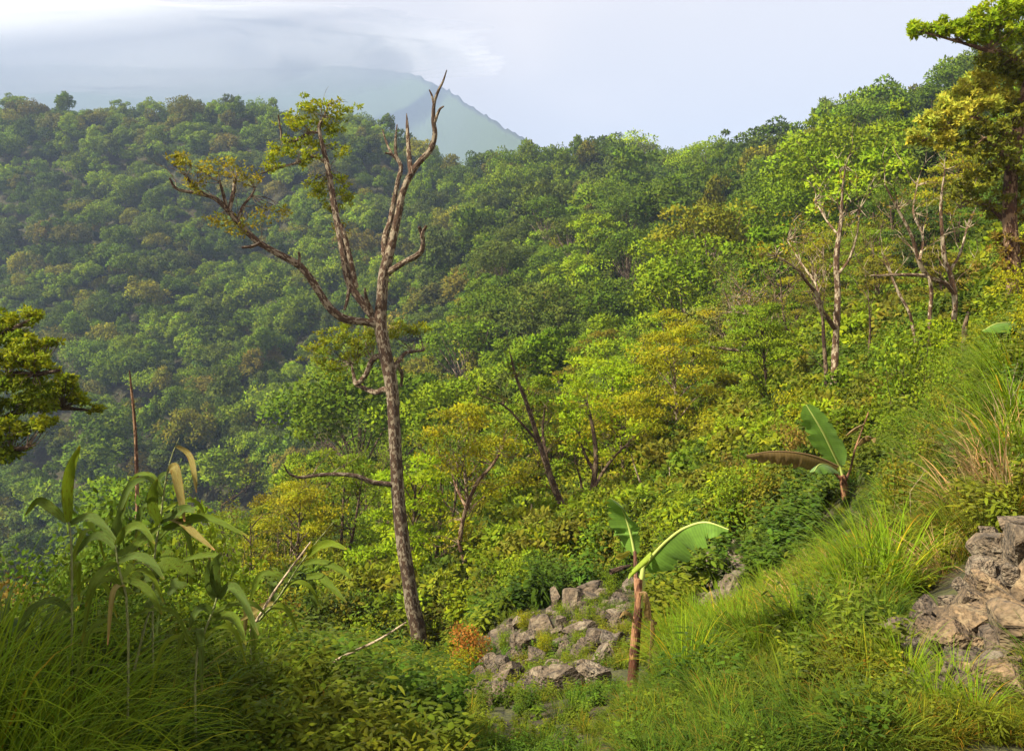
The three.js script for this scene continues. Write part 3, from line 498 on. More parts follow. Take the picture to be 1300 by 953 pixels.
drawnTree({
  name: 'bare_topped_tree', label: 'tall mottled trunk with bare forked top and few leafy limbs above the rubble', d: 22, wood: mainBark, leaves: [foliage(0.26, 0.29, 0.014, 0.5), foliage(0.26, 0.23, 0.02, 0.5), foliage(0.22, 0.25, 0.016, 0.5)], seed: 5, L: 0.095, W: 0.05, per: 360, sink: 0.8,
  limbs: [
    { pts: [[534, 838, 25], [530, 800, 21], [523, 765, 19.5], [514, 705, 18.5], [507, 645, 18], [503, 595, 17.5], [500, 540, 17], [497, 492, 17], [491, 455, 18], [485, 425, 18], [483, 405, 17], [484, 380, 16], [487, 348, 15], [493, 325, 14]] },
    { pts: [[493, 327, 13], [500, 298, 11.5], [506, 270, 10], [511, 245, 9.5], [521, 222, 9], [531, 207, 8.5], [546, 190, 8], [552, 172, 7.5], [550, 152, 6], [551, 132, 4.5], [556, 116, 4], [562, 104, 3], [567, 89, 1.4]], to: -0.6 },
    { pts: [[522, 222, 7], [520, 205, 7], [518, 180, 6], [517, 160, 4.5], [516, 144, 1.2]], from: -0.3, to: 0.3 },
    { pts: [[551, 134, 3.5], [548, 121, 3], [545, 114, 2]], from: -0.55, to: -0.6 },
    { pts: [[552, 155, 4], [558, 139, 3.5], [563, 135, 2.2]], from: -0.5, to: -0.8 },
    { pts: [[491, 335, 11], [488, 310, 10], [490, 296, 9], [495, 282, 8], [499, 261, 7.5], [505, 230, 6.5], [509, 211, 6], [503, 198, 5], [502, 180, 4], [504, 158, 1.6]], to: 0.7 },
    { pts: [[507, 206, 5], [497, 196, 4.5], [489, 194, 2.5]], from: 0.6, to: 0.5 },
    { pts: [[497, 195, 4], [491, 182, 3.4], [485, 164, 1.6]], from: 0.6, to: 0.8 },
    { pts: [[491, 346, 11], [503, 339, 9], [516, 331, 8], [528, 325, 8], [535, 318, 7.5], [537, 304, 6.5], [534, 293, 5.5], [532, 288, 4]], to: -0.7 },
    { pts: [[535, 302, 5], [538, 292, 4.5], [541, 287, 4]], from: -0.6, to: -0.8 },
    { pts: [[485, 420, 12], [474, 402, 12], [458, 382, 11.5], [443, 358, 11], [436, 323, 10], [429, 287, 9.5], [423, 254, 9], [417, 217, 8], [409, 184, 6.5], [405, 160, 5], [411, 148, 3.5], [417, 132, 2]], to: 0.9, twigs: 6 },
    { pts: [[452, 366, 8], [446, 335, 7.5], [439, 305, 7], [433, 285, 6]], from: 0.2, to: 0.1 },
    { pts: [[472, 398, 8], [465, 380, 6], [463, 366, 3]], from: 0, to: -0.4 },
    { pts: [[443, 365, 5], [441, 380, 5], [437, 393, 3.5]], from: 0.2, to: -0.2 },
    { pts: [[484, 414, 12], [466, 409, 11], [448, 407, 11], [434, 403, 11], [417, 389, 10.5], [399, 361, 10], [381, 338, 9.5], [355, 323, 9], [329, 308, 8.5], [304, 284, 8], [288, 266, 7.5], [273, 252, 6], [249, 245, 5], [223, 239, 4], [215, 226, 2.5]], to: -1.6, twigs: 8 },
    { pts: [[329, 309, 5], [318, 313, 4.5], [307, 314, 3]], from: -1, to: -1.3 },
    { pts: [[379, 337, 5], [380, 328, 4], [379, 320, 3]], from: -0.8, to: -0.9 },
    { pts: [[290, 268, 6], [296, 244, 5], [298, 228, 4], [302, 216, 2.5]], from: -1.2, to: -0.8 },
    { pts: [[287, 262, 5], [283, 246, 4.5], [279, 232, 3]], from: -1.2, to: -1.6 },
    { pts: [[268, 250, 4.5], [254, 243, 4.5], [243, 233, 4], [236, 223, 3]], from: -1.3, to: -1.9 },
    { pts: [[301, 281, 4.5], [308, 262, 4], [319, 248, 3.5], [323, 239, 2]], from: -1.1, to: -0.7 },
    { pts: [[407, 168, 4.5], [391, 169, 4.5], [374, 179, 4], [359, 180, 3.5], [356, 165, 3], [353, 146, 2]], from: 0.8, to: 0.3 },
    { pts: [[415, 208, 4], [400, 199, 4], [376, 207, 3.5], [348, 214, 3], [332, 220, 2]], from: 0.7, to: -0.2 },
    { pts: [[500, 500, 10], [489, 494, 9], [477, 498, 8], [465, 494, 7], [452, 488, 6]], to: 0.9 },
    { pts: [[492, 458, 9], [480, 452, 8], [472, 458, 8], [464, 476, 8], [452, 487, 7], [449, 476, 5], [446, 462, 3]], to: 0.9 },
    { pts: [[499, 470, 8], [506, 458, 6.5], [515, 448, 5.5], [526, 446, 4.5], [538, 445, 3]], to: 0.8 },
    { pts: [[504, 462, 5], [510, 475, 5], [509, 490, 4]], from: 0.2, to: 0.5 },
    { pts: [[505, 617, 8], [490, 614, 7], [472, 612, 6.5], [452, 604, 6], [420, 602, 5], [396, 604, 4.5], [379, 606, 4], [366, 600, 3], [360, 590, 2]], to: -1.2, twigs: 3 },
  ],
  sprays: [[400, 140, 0.9, 30, 1.2, 0], [437, 138, 0.9, 22, 0.8, 0], [375, 155, 0.5, 24, 1, 0], [420, 160, 0.9, 22, 1, 0], [360, 185, 0.4, 22, 1, 0], [345, 207, 0, 20, 0.8, 0], [382, 200, 0.3, 20, 1, 0], [395, 180, 0.8, 20, 1, 0], [430, 190, 0.9, 16, 0.6, 0], [402, 238, 0.8, 20, 1.1, 0], [427, 232, 0.8, 18, 0.9, 0], [440, 250, 1, 20, 0.7, 0], [420, 262, 0.8, 16, 0.8, 0],
    [228, 205, -1.9, 17, 0.9, 1], [262, 216, -1.6, 26, 0.45, 1], [292, 212, -1.2, 24, 0.45, 1], [320, 225, -0.9, 22, 0.4, 1], [300, 290, -1.1, 20, 0.5, 1], [330, 275, -0.8, 26, 0.35, 1], [275, 280, -1.2, 16, 0.5, 1], [358, 268, -0.5, 12, 0.4, 1], [245, 235, -1.8, 15, 0.4, 1], [430, 290, 0.8, 20, 0.2, 1],
    [400, 445, 1, 26, 1, 2, 0.5], [430, 428, 0.9, 30, 1.1, 2, 0.5], [455, 445, 0.9, 26, 1, 2, 0.6], [430, 465, 0.9, 26, 0.8, 2, 0.6], [470, 425, 0.8, 20, 0.9, 2], [505, 420, 0.9, 20, 0.9, 2], [530, 415, 0.9, 20, 0.9, 2]],
});
// tree whose flat sprays reach in from beside the valley edge
drawnTree({
  name: 'spreading_tree', label: 'dark tree with flat yellow tipped sprays reaching out over the valley', d: 14, wood: darkBark, leaves: [foliage(0.22, 0.26, 0.012, 0.45), foliage(0.15, 0.2, 0.014, 0.4)], seed: 9, L: 0.075, W: 0.04, per: 620, sink: 4,
  limbs: [
    { pts: [[-110, 900, 46], [-95, 760, 40], [-80, 620, 34], [-75, 500, 28], [-95, 400, 20], [-125, 320, 12]] },
    { pts: [[-78, 540, 18], [-30, 520, 14], [10, 478, 10], [45, 475, 7], [75, 470, 4]], to: -0.7 }, { pts: [[-77, 560, 16], [-20, 545, 12], [30, 520, 9], [80, 518, 6], [125, 522, 3]], to: 0.5 },
    { pts: [[-80, 600, 14], [-20, 590, 10], [14, 572, 8], [34, 568, 5]], to: -0.6 }, { pts: [[-76, 480, 14], [-30, 440, 10], [10, 420, 7], [50, 400, 3]], to: 0.4 }, { pts: [[-85, 380, 12], [-130, 330, 8], [-190, 300, 5]], to: 1 }, { pts: [[-85, 400, 12], [-150, 420, 8], [-220, 410, 5]], to: -1.5 }, 
  ],
  sprays: [[15, 408, 0.4, 26, 1.1, 0], [45, 400, 0.4, 14, 0.9, 0, 0.3], [-20, 430, 0.2, 34, 1.2, 0], [40, 438, -0.4, 20, 1, 0, 0.4], [64, 434, -0.4, 11, 0.8, 0, 0.4], [5, 455, -0.5, 30, 1.2, 0, 0.35], [50, 462, -0.6, 22, 1, 0], [25, 487, -0.6, 30, 1.1, 1, 0.3], [70, 492, 0.3, 26, 1.1, 0, 0.3], [100, 507, 0.4, 20, 1, 0, 0.35], [122, 517, 0.5, 11, 0.9, 0, 0.4], [45, 510, 0, 28, 1, 1, 0.3], [5, 520, 0.1, 30, 1, 1, 0.3], [20, 542, -0.4, 30, 1.1, 0, 0.3], [55, 540, -0.4, 16, 0.9, 0], [-10, 565, -0.4, 34, 1.2, 1, 0.35], [12, 582, -0.5, 16, 0.6, 1],
    [15, 425, 0.2, 26, 1, 1], [-10, 490, 0, 34, 1, 0], [60, 505, 0.2, 24, 1, 0], [-30, 540, 0, 34, 1, 0], [30, 455, -0.5, 24, 0.9, 0], [85, 480, 0.2, 14, 0.8, 0], [-120, 420, 0, 45, 1, 0], [-190, 400, -1, 50, 1, 0], [-160, 320, 0.8, 45, 1, 1], [-150, 480, -1, 45, 1, 1], [-170, 290, 0, 45, 1, 0]],
});
// the tree on the bank with its leafy arms against the sky
drawnTree({
  name: 'bank_tree', label: 'large tree on the upper bank with bright flat top spray and golden lower foliage', d: 18, wood: bark(0.5, 0.36, 0.26), leaves: [foliage(0.27, 0.35, 0.014, 0.5), foliage(0.42, 0.41, 0.06, 0.5), foliage(0.16, 0.17, 0.02, 0.4), foliage(0.22, 0.16, 0.03, 0.4)], seed: 14, L: 0.105, W: 0.052, per: 560, sink: 0.8,
  limbs: [
    { pts: [[1291, 405, 24], [1288, 360, 20], [1284, 300, 19], [1282, 250, 18], [1288, 190, 17], [1300, 130, 16], [1322, 60, 14], [1340, -40, 10]] },
    { pts: [[1312, 95, 9], [1285, 72, 8], [1255, 64, 6], [1215, 52, 4], [1170, 40, 2.5]], to: -0.7 }, { pts: [[1290, 180, 9], [1270, 165, 8], [1235, 150, 6], [1200, 165, 4], [1170, 180, 2.5]], to: -0.6 }, { pts: [[1296, 140, 8], [1265, 120, 6], [1235, 108, 4], [1215, 110, 3]], to: 0.6 }, { pts: [[1284, 225, 8], [1268, 190, 6], [1250, 175, 4]], to: -0.9 }, { pts: [[1320, 60, 8], [1350, 10, 6], [1400, -10, 4]], to: 0.9 }, { pts: [[1300, 130, 8], [1350, 100, 6], [1410, 90, 4]], to: -0.9 }, { pts: [[1284, 290, 7], [1255, 262, 5], [1225, 255, 3]], to: 0.5 },
  ],
  sprays: [[1163, 36, -0.7, 15, 1, 0, 0.3], [1190, 38, -0.6, 20, 1.2, 0, 0.35], [1218, 32, -0.6, 24, 1.3, 0, 0.4], [1245, 24, -0.4, 24, 1.3, 0, 0.45], [1272, 16, -0.3, 26, 1.3, 0, 0.5], [1296, 8, -0.2, 26, 1.3, 0, 0.6], [1240, 46, -0.5, 22, 1.1, 0, 0.35], [1272, 44, -0.3, 26, 1.2, 0, 0.4], [1300, 42, 0, 28, 1.2, 0, 0.5], [1260, 72, -0.2, 24, 0.9, 2, 0.5], [1290, 84, 0, 24, 0.9, 2],
    [1168, 172, -0.6, 15, 1.1, 1], [1184, 155, -0.6, 18, 1.2, 1], [1202, 136, -0.4, 20, 1.2, 1], [1220, 118, 0, 22, 1.2, 1], [1245, 102, 0.3, 24, 1.2, 1], [1272, 92, 0.4, 24, 1.2, 1], [1298, 100, 0.3, 24, 1.2, 1], [1215, 152, -0.5, 22, 1.2, 1], [1240, 134, -0.3, 24, 1.2, 1], [1265, 122, 0, 24, 1.1, 1], [1195, 178, -0.6, 16, 1, 1, 0.6], [1290, 145, 0, 26, 1, 2], [1265, 165, -0.5, 24, 1, 2, 0.6], [1240, 180, -0.5, 22, 0.9, 2, 0.6], [1280, 200, -0.4, 26, 1, 2, 0.7], [1300, 230, 0, 30, 1, 2, 0.8], [1255, 215, -0.4, 22, 0.8, 2, 0.7], [1230, 240, 0.3, 22, 0.7, 2, 0.7], [1265, 260, 0.3, 26, 0.9, 2, 0.8], [1285, 290, 0, 22, 0.8, 3, 1], [1300, 330, 0.2, 26, 0.8, 3, 1], [1270, 320, 0, 18, 0.5, 3, 1],
    [1345, 20, 0.3, 40, 1.2, 0], [1400, 0, 0.9, 45, 1.2, 0], [1350, 100, 0, 45, 1.2, 1], [1400, 90, -0.7, 45, 1.2, 2], [1340, 170, 0.3, 40, 1, 2]],
});
// pale slender trees on the slope
const oliveLeaf = foliage(0.27, 0.22, 0.02, 0.4);
drawnTree({ name: 'pale_trunk_tree', label: 'slender pale barked tree with a steep side limb on the slope', d: 21, wood: paleBark, leaves: oliveLeaf, seed: 21, L: 0.09, W: 0.045, per: 70, sink: 1.5,
  limbs: [{ pts: [[1055, 520, 11], [1060, 470, 10], [1062, 420, 9.5], [1064, 370, 8.5], [1062, 330, 7.5], [1068, 280, 5], [1070, 240, 3], [1074, 210, 1.5]], twigs: 8 }, { pts: [[1061, 418, 7], [1052, 405, 6.5], [1044, 395, 6], [1038, 375, 5.5], [1025, 358, 4.5], [1010, 340, 3], [985, 325, 1.8]], to: -1, twigs: 8 }, { pts: [[1040, 382, 4], [1036, 360, 3.5], [1018, 335, 2.5], [1000, 305, 1.5]], from: -0.5, to: 0.8, twigs: 6 }, { pts: [[1063, 350, 4], [1078, 330, 3.5], [1088, 300, 2.5], [1092, 265, 1.5]], to: -0.8, twigs: 6 }, { pts: [[1066, 300, 3], [1050, 280, 2.5], [1035, 255, 1.5]], to: 0.8, twigs: 6 }],
  sprays: [[1000, 320, -0.8, 22, 0.7], [975, 318, -1, 20, 0.7], [1025, 300, 0.5, 24, 0.7], [1050, 260, 0.5, 22, 0.6], [1085, 280, -0.6, 22, 0.6], [1072, 225, 0, 18, 0.5], [1010, 280, 0.6, 22, 0.6]] });
drawnTree({ name: 'pale_trunk_tree', label: 'thin dark companion stem right beside the slender pale barked tree', d: 21.4, wood: darkBark, leaves: oliveLeaf, seed: 22, L: 0.09, W: 0.045, per: 40, sink: 1.5, limbs: [{ pts: [[1051, 505, 6], [1049, 470, 5.5], [1046, 430, 5], [1044, 400, 4], [1030, 370, 2]], twigs: 3 }], sprays: [[1030, 372, 0, 16, 0.6]] });
drawnTree({ name: 'forked_pale_tree', label: 'twisted pale forked tree with bare white limbs below the bank tree', d: 19.5, wood: paleBark, leaves: foliage(0.2, 0.16, 0.03, 0.4), seed: 23, L: 0.09, W: 0.045, per: 60, sink: 1.2,
  limbs: [{ pts: [[1209, 460, 7], [1211, 420, 7], [1213, 385, 7.5], [1211, 365, 8], [1206, 345, 7], [1200, 330, 6.5], [1197, 300, 5.5], [1195, 260, 4], [1200, 215, 2]], twigs: 5 }, { pts: [[1211, 372, 6], [1200, 360, 6], [1180, 352, 6.5], [1172, 342, 6.5], [1165, 325, 5.5], [1158, 300, 4.5], [1140, 265, 3.5], [1124, 235, 2]], to: -0.8, twigs: 5 }, { pts: [[1174, 350, 5], [1160, 349, 5], [1135, 349, 4], [1106, 350, 2.5]], from: -0.5, to: -1, twigs: 2 }, { pts: [[1180, 350, 4.5], [1183, 370, 5], [1181, 400, 5], [1180, 432, 5.5]], from: -0.4, to: -0.2 }, { pts: [[1168, 330, 4], [1172, 300, 3.5], [1160, 270, 2.5], [1165, 235, 1.5]], from: -0.6, to: 0.2, twigs: 5 }, { pts: [[1206, 345, 4], [1220, 320, 3.5], [1228, 290, 2.5], [1240, 262, 1.5]], to: 0.8, twigs: 4 }],
  sprays: [[1150, 250, -0.5, 18, 0.5], [1185, 230, 0, 22, 0.6], [1205, 205, 0, 22, 0.6], [1130, 260, -0.8, 16, 0.4], [1235, 275, 0.6, 18, 0.6], [1180, 280, 0, 18, 0.4]] });
drawnTree({ name: 'pale_sapling', label: 'thin pale stem leaning below the long bare limb of the forked tree', d: 19, wood: paleBark, leaves: oliveLeaf, seed: 24, sink: 1.2, limbs: [{ pts: [[1166, 438, 4], [1156, 400, 4], [1143, 375, 4], [1133, 352, 3.5], [1128, 335, 2.5], [1120, 320, 1.5]], twigs: 2 }] });
drawnTree({ name: 'multi_stem_tree', label: 'pale grey many stemmed tree with spreading bare limbs beside the golden tree', d: 40, wood: paleBark, leaves: oliveLeaf, seed: 25, L: 0.13, W: 0.07, per: 70, sink: 0.6,
  limbs: [{ pts: [[972, 490, 8], [970, 470, 7], [968, 450, 6], [960, 425, 5], [950, 405, 4], [935, 378, 2.5]], twigs: 5 }, { pts: [[958, 500, 7], [958, 478, 6], [950, 458, 5], [940, 447, 4.5], [922, 443, 4], [900, 440, 2]], from: -0.3, to: -1, twigs: 4 }, { pts: [[970, 460, 5], [975, 440, 4], [978, 415, 3], [985, 390, 2]], to: 0.6, twigs: 5 }, { pts: [[957, 472, 4], [948, 450, 3.5], [938, 430, 3], [925, 412, 2]], to: 0.4, twigs: 4 }, { pts: [[965, 440, 3.5], [950, 420, 3], [930, 395, 2], [920, 370, 1.4]], to: -0.6, twigs: 4 }],
  sprays: [[930, 380, 0, 20, 0.7], [960, 375, 0, 22, 0.7], [985, 385, 0.5, 18, 0.7], [910, 400, -0.6, 18, 0.6], [945, 350, 0, 22, 0.6]] });
drawnTree({ name: 'leaning_tree', label: 'dark leaning trunk with sparse foliage rising from the top of the rubble', d: 25, wood: darkBark, leaves: foliage(0.14, 0.14, 0.02, 0.4), seed: 26, L: 0.12, W: 0.06, per: 80, sink: 0.7,
  limbs: [{ pts: [[747, 748, 15], [741, 715, 13], [731, 690, 12], [722, 660, 11], [708, 630, 10], [697, 600, 8.5], [684, 560, 7], [668, 510, 5.5], [655, 478, 4], [648, 450, 2]], twigs: 6 }, { pts: [[709, 632, 7], [700, 605, 6], [693, 575, 5], [689, 545, 4], [692, 515, 2.5]], to: 1, twigs: 6 }, { pts: [[725, 668, 6], [735, 645, 5], [738, 615, 4], [730, 585, 2.5]], to: 0.7, twigs: 5 }, { pts: [[684, 562, 4], [660, 535, 3.5], [640, 515, 2.5], [605, 500, 1.6]], to: -0.8, twigs: 4 }],
  sprays: [[655, 470, 0, 20, 0.7], [690, 515, 0.8, 20, 0.7], [630, 510, -0.6, 20, 0.6], [735, 590, 0.6, 22, 0.8], [705, 560, 0.6, 22, 0.7], [670, 590, 0, 22, 0.8]] });
drawnTree({ name: 'leaning_tree', label: 'dark upright twin trunk standing beside the leaning trunk above the rubble', d: 25.5, wood: darkBark, leaves: LEAFMAT.lime, seed: 27, L: 0.13, W: 0.065, per: 120, sink: 0.7,
  limbs: [{ pts: [[758, 745, 11], [755, 700, 10], [751, 660, 9], [753, 620, 8.5], [757, 580, 7], [752, 540, 5], [745, 510, 3]], twigs: 6 }, { pts: [[752, 625, 5], [765, 600, 4.5], [780, 580, 3.5], [800, 560, 2]], to: -0.8, twigs: 4 }, { pts: [[755, 600, 5], [742, 575, 4], [735, 550, 2.5]], to: 0.8, twigs: 4 }],
  sprays: [[745, 515, 0, 26, 1.1], [725, 535, 0.6, 24, 1], [770, 530, 0.5, 26, 1.1], [800, 545, -0.6, 24, 1], [735, 560, 0.3, 24, 0.9], [780, 570, -0.5, 22, 0.9]] });
drawnTree({ name: 'bent_tree', label: 'pale bent trunk bowing sideways under yellow foliage beside the rust coloured shrub', d: 23, wood: bark(0.75, 0.6, 0.46), leaves: LEAFMAT.yellow, seed: 28, L: 0.12, W: 0.06, per: 110, sink: 0.8,
  limbs: [{ pts: [[597, 770, 11], [595, 740, 9], [590, 710, 8], [584, 690, 7], [588, 660, 6], [594, 640, 6], [606, 612, 5.5], [625, 590, 4.5], [635, 575, 3]], twigs: 4 }, { pts: [[592, 645, 4], [580, 620, 3.5], [572, 595, 2]], to: 0.7, twigs: 3 }],
  sprays: [[630, 565, 0, 26, 1.1], [655, 570, 0.4, 22, 1], [600, 575, 0.5, 24, 1], [575, 590, 0.6, 22, 1], [620, 620, 0.4, 24, 0.8], [595, 680, 0.2, 20, 0.8, 0, 0.6], [575, 665, 0.4, 20, 0.8], [560, 690, 0.5, 20, 0.8, 0, 0.6], [645, 545, 0.5, 18, 0.9]] });
drawnTree({ name: 'dead_fork', label: 'short dead forked trunk, barkless and tan, in the dark scrub behind rubble', d: 24, wood: dryWood, leaves: oliveLeaf, seed: 29, sink: 0.6, limbs: [{ pts: [[707, 735, 8], [700, 715, 7.5], [692, 700, 7], [682, 685, 6], [675, 675, 4], [675, 640, 2]] }, { pts: [[675, 676, 3.5], [690, 684, 3.5], [712, 688, 2.2]], to: -0.3 }, { pts: [[693, 700, 4], [693, 690, 3.5], [695, 683, 2.5]] }] });
drawnTree({ name: 'bare_sapling', label: 'bare whitish forked sapling standing in light green scrub', d: 24, wood: paleBark, leaves: oliveLeaf, seed: 30, sink: 0.6, limbs: [{ pts: [[838, 670, 4.5], [837, 645, 4], [836, 628, 3.5], [826, 622, 3], [815, 614, 2.8], [808, 598, 2.4], [802, 578, 1.4]] }, { pts: [[836, 629, 3], [845, 624, 2.8], [850, 615, 2.5], [850, 590, 1.3]], to: 0.3 }] });
drawnTree({ name: 'bare_pole', label: 'thin bare dead pole rising above the leafy shrub at the valley edge', d: 13, wood: redBark, leaves: oliveLeaf, seed: 31, sink: 3, limbs: [{ pts: [[176, 620, 6], [172, 560, 4.5], [169, 520, 4], [166, 490, 3.2], [164, 470, 1.6]] }] });
drawnTree({ name: 'tree_stump', label: 'pointed pale broken stump on the grassy bank', d: 17, wood: dryWood, leaves: oliveLeaf, seed: 32, sink: 0.5, limbs: [{ pts: [[1227, 455, 9], [1225, 430, 8], [1226, 412, 6.5], [1230, 396, 3]], mat: darkBark }] });
drawnTree({ name: 'thin_sapling', label: 'thin dark upright stem in the weeds uphill of the banana plant', d: 22, wood: darkBark, leaves: oliveLeaf, seed: 33, sink: 0.5, limbs: [{ pts: [[1104, 475, 4], [1104, 440, 3.5], [1105, 415, 2.5], [1103, 380, 1.2]], twigs: 3 }] });

// ------------------------------------------------------------------ rocks
const stoneTex = noiseTexture(512, (u, v) => { const a = tiled(u, v, 10, 1.4, 5), b = tiled(u, v, 34, 6.2, 4), l = smooth(0.56, 0.66, tiled(u, v, 9, 12.3, 5)), k = 0.44 + (a - 0.5) * 0.36 + (b - 0.5) * 0.34; return [mix(k * 1.04, 0.66, l * 0.5), mix(k * 0.95, 0.64, l * 0.5), mix(k * 0.84, 0.58, l * 0.5)]; });
const stoneBump = noiseTexture(256, (u, v) => { const n = tiled(u, v, 22, 3.2, 5); return [n, n, n]; }, false);
const stoneMat = [[0.5, 0.44, 0.35], [0.38, 0.33, 0.27], [0.66, 0.6, 0.5], [0.68, 0.55, 0.37], [0.52, 0.43, 0.3], [0.46, 0.42, 0.37]].map((c) => new THREE.MeshStandardMaterial({ map: stoneTex, bumpMap: stoneBump, bumpScale: 0.05, roughness: 0.95, color: new THREE.Color().setRGB(...c) }));
function makeRock(seed) {
  const r = rng(seed), base = new THREE.IcosahedronGeometry(0.5, 5), p = base.attributes.position, v = V(), planes = [];
  const slab = seed % 3 > 0, axes = [V(1, 0, 0), V(-1, 0, 0), V(0, 1, 0), V(0, -1, 0), V(0, 0, 1), V(0, 0, -1)];
  if (slab) for (const a of axes) planes.push([a.clone().addScaledVector(sphereDir(r), 0.38).normalize(), 0.2 + r() * 0.12]);
  for (let i = 0; i < (slab ? 5 : 11); i++) planes.push([sphereDir(r), (slab ? 0.27 : 0.2) + r() * 0.14]);
  for (let i = 0; i < p.count; i++) {
    v.fromBufferAttribute(p, i);
    for (let k = 0; k < 2; k++) for (const [n, d] of planes) { const e = v.dot(n) - d; if (e > 0) v.addScaledVector(n, -e * 0.97); }
    v.multiplyScalar(1 + (fbm(v.x * 5 + seed, v.y * 5, v.z * 5, 3) - 0.5) * 0.07);
    p.setXYZ(i, v.x, v.y, v.z);
  }
  const g = toCreasedNormals(base, 0.32), q = g.attributes.position, uv = new Float32Array(q.count * 2);
  const fa = V(), fb = V(), fc = V(), fn = V();
  for (let i = 0; i < q.count; i++) { const t0 = i - i % 3; fa.fromBufferAttribute(q, t0); fb.fromBufferAttribute(q, t0 + 1).sub(fa); fc.fromBufferAttribute(q, t0 + 2).sub(fa); fn.crossVectors(fb, fc).normalize(); const ax = Math.abs(fn.x), ay = Math.abs(fn.y), az = Math.abs(fn.z), m = ax > ay && ax > az ? [q.getZ(i), q.getY(i)] : ay > az ? [q.getX(i), q.getZ(i)] : [q.getX(i), q.getY(i)]; uv[i * 2] = m[0] * 0.6 + seed * 0.37; uv[i * 2 + 1] = m[1] * 0.6; }
  g.setAttribute('uv', new THREE.Float32BufferAttribute(uv, 2)); return g;
}
const rockGeo = Array.from({ length: 12 }, (_, i) => makeRock(40 + i));
function rock(px, d, w, h, k, turn, tilt, m, label, group, lift = 0, dp = w) {
  const small = label.startsWith('small') || group ? 1 : 0.72; w *= small; h *= small; dp *= small; const o = mesh(numbered('rock'), rockGeo[k % 12], stoneMat[m]), p = onGround(px, d); o.position.set(p.x, p.y + h * 0.15 + lift, p.z); o.rotation.set(tilt, turn, tilt * 0.7, 'YXZ'); o.scale.set(w * 1.35, h * 1.35, dp * 1.35); scene.add(o); return mark(o, label, 'rock', group);
}
// rubble below the tall tree: the large blocks first
for (const a of [
  [706, 15, 0.32, 0.85, 1, 0.3, 0.35, 0, 'upright grey slab standing at the upper edge of the rubble', undefined, 0.1, 0.5], [728, 14.6, 0.72, 0.5, 2, 1.2, 0.25, 0, 'broad flat sided grey block next to the upright slab', undefined, 0.05], [752, 15.8, 0.8, 0.62, 3, 2.1, -0.2, 1, 'large blunt block at the top of the rubble under the leaning trunk'], [690, 12.6, 0.85, 0.36, 4, 0.5, 0.3, 0, 'long tilted slab in the middle of the rubble', undefined, 0.05, 0.6], [640, 13.2, 0.7, 0.4, 5, 2.4, 0.15, 1, 'wide dark block on the valley side of the rubble'], [617, 14.5, 0.4, 0.42, 6, 1, 0.2, 1, 'dark block just behind the rust coloured shrub'], [668, 11.6, 0.5, 0.3, 7, 1.7, 0.2, 2, 'pale block low in the rubble below the long tilted slab'], [730, 11.8, 0.7, 0.34, 8, 0.2, -0.25, 0, 'grey block low in the rubble toward the banana plant'], [600, 11.3, 0.55, 0.28, 9, 2.8, 0.1, 5, 'flat grey stone at the lower valley side corner of the rubble'], [780, 13.8, 0.5, 0.34, 10, 0.9, 0.2, 5, 'grey stone beside the banana stem at the rubble edge'],
]) rock(...a);
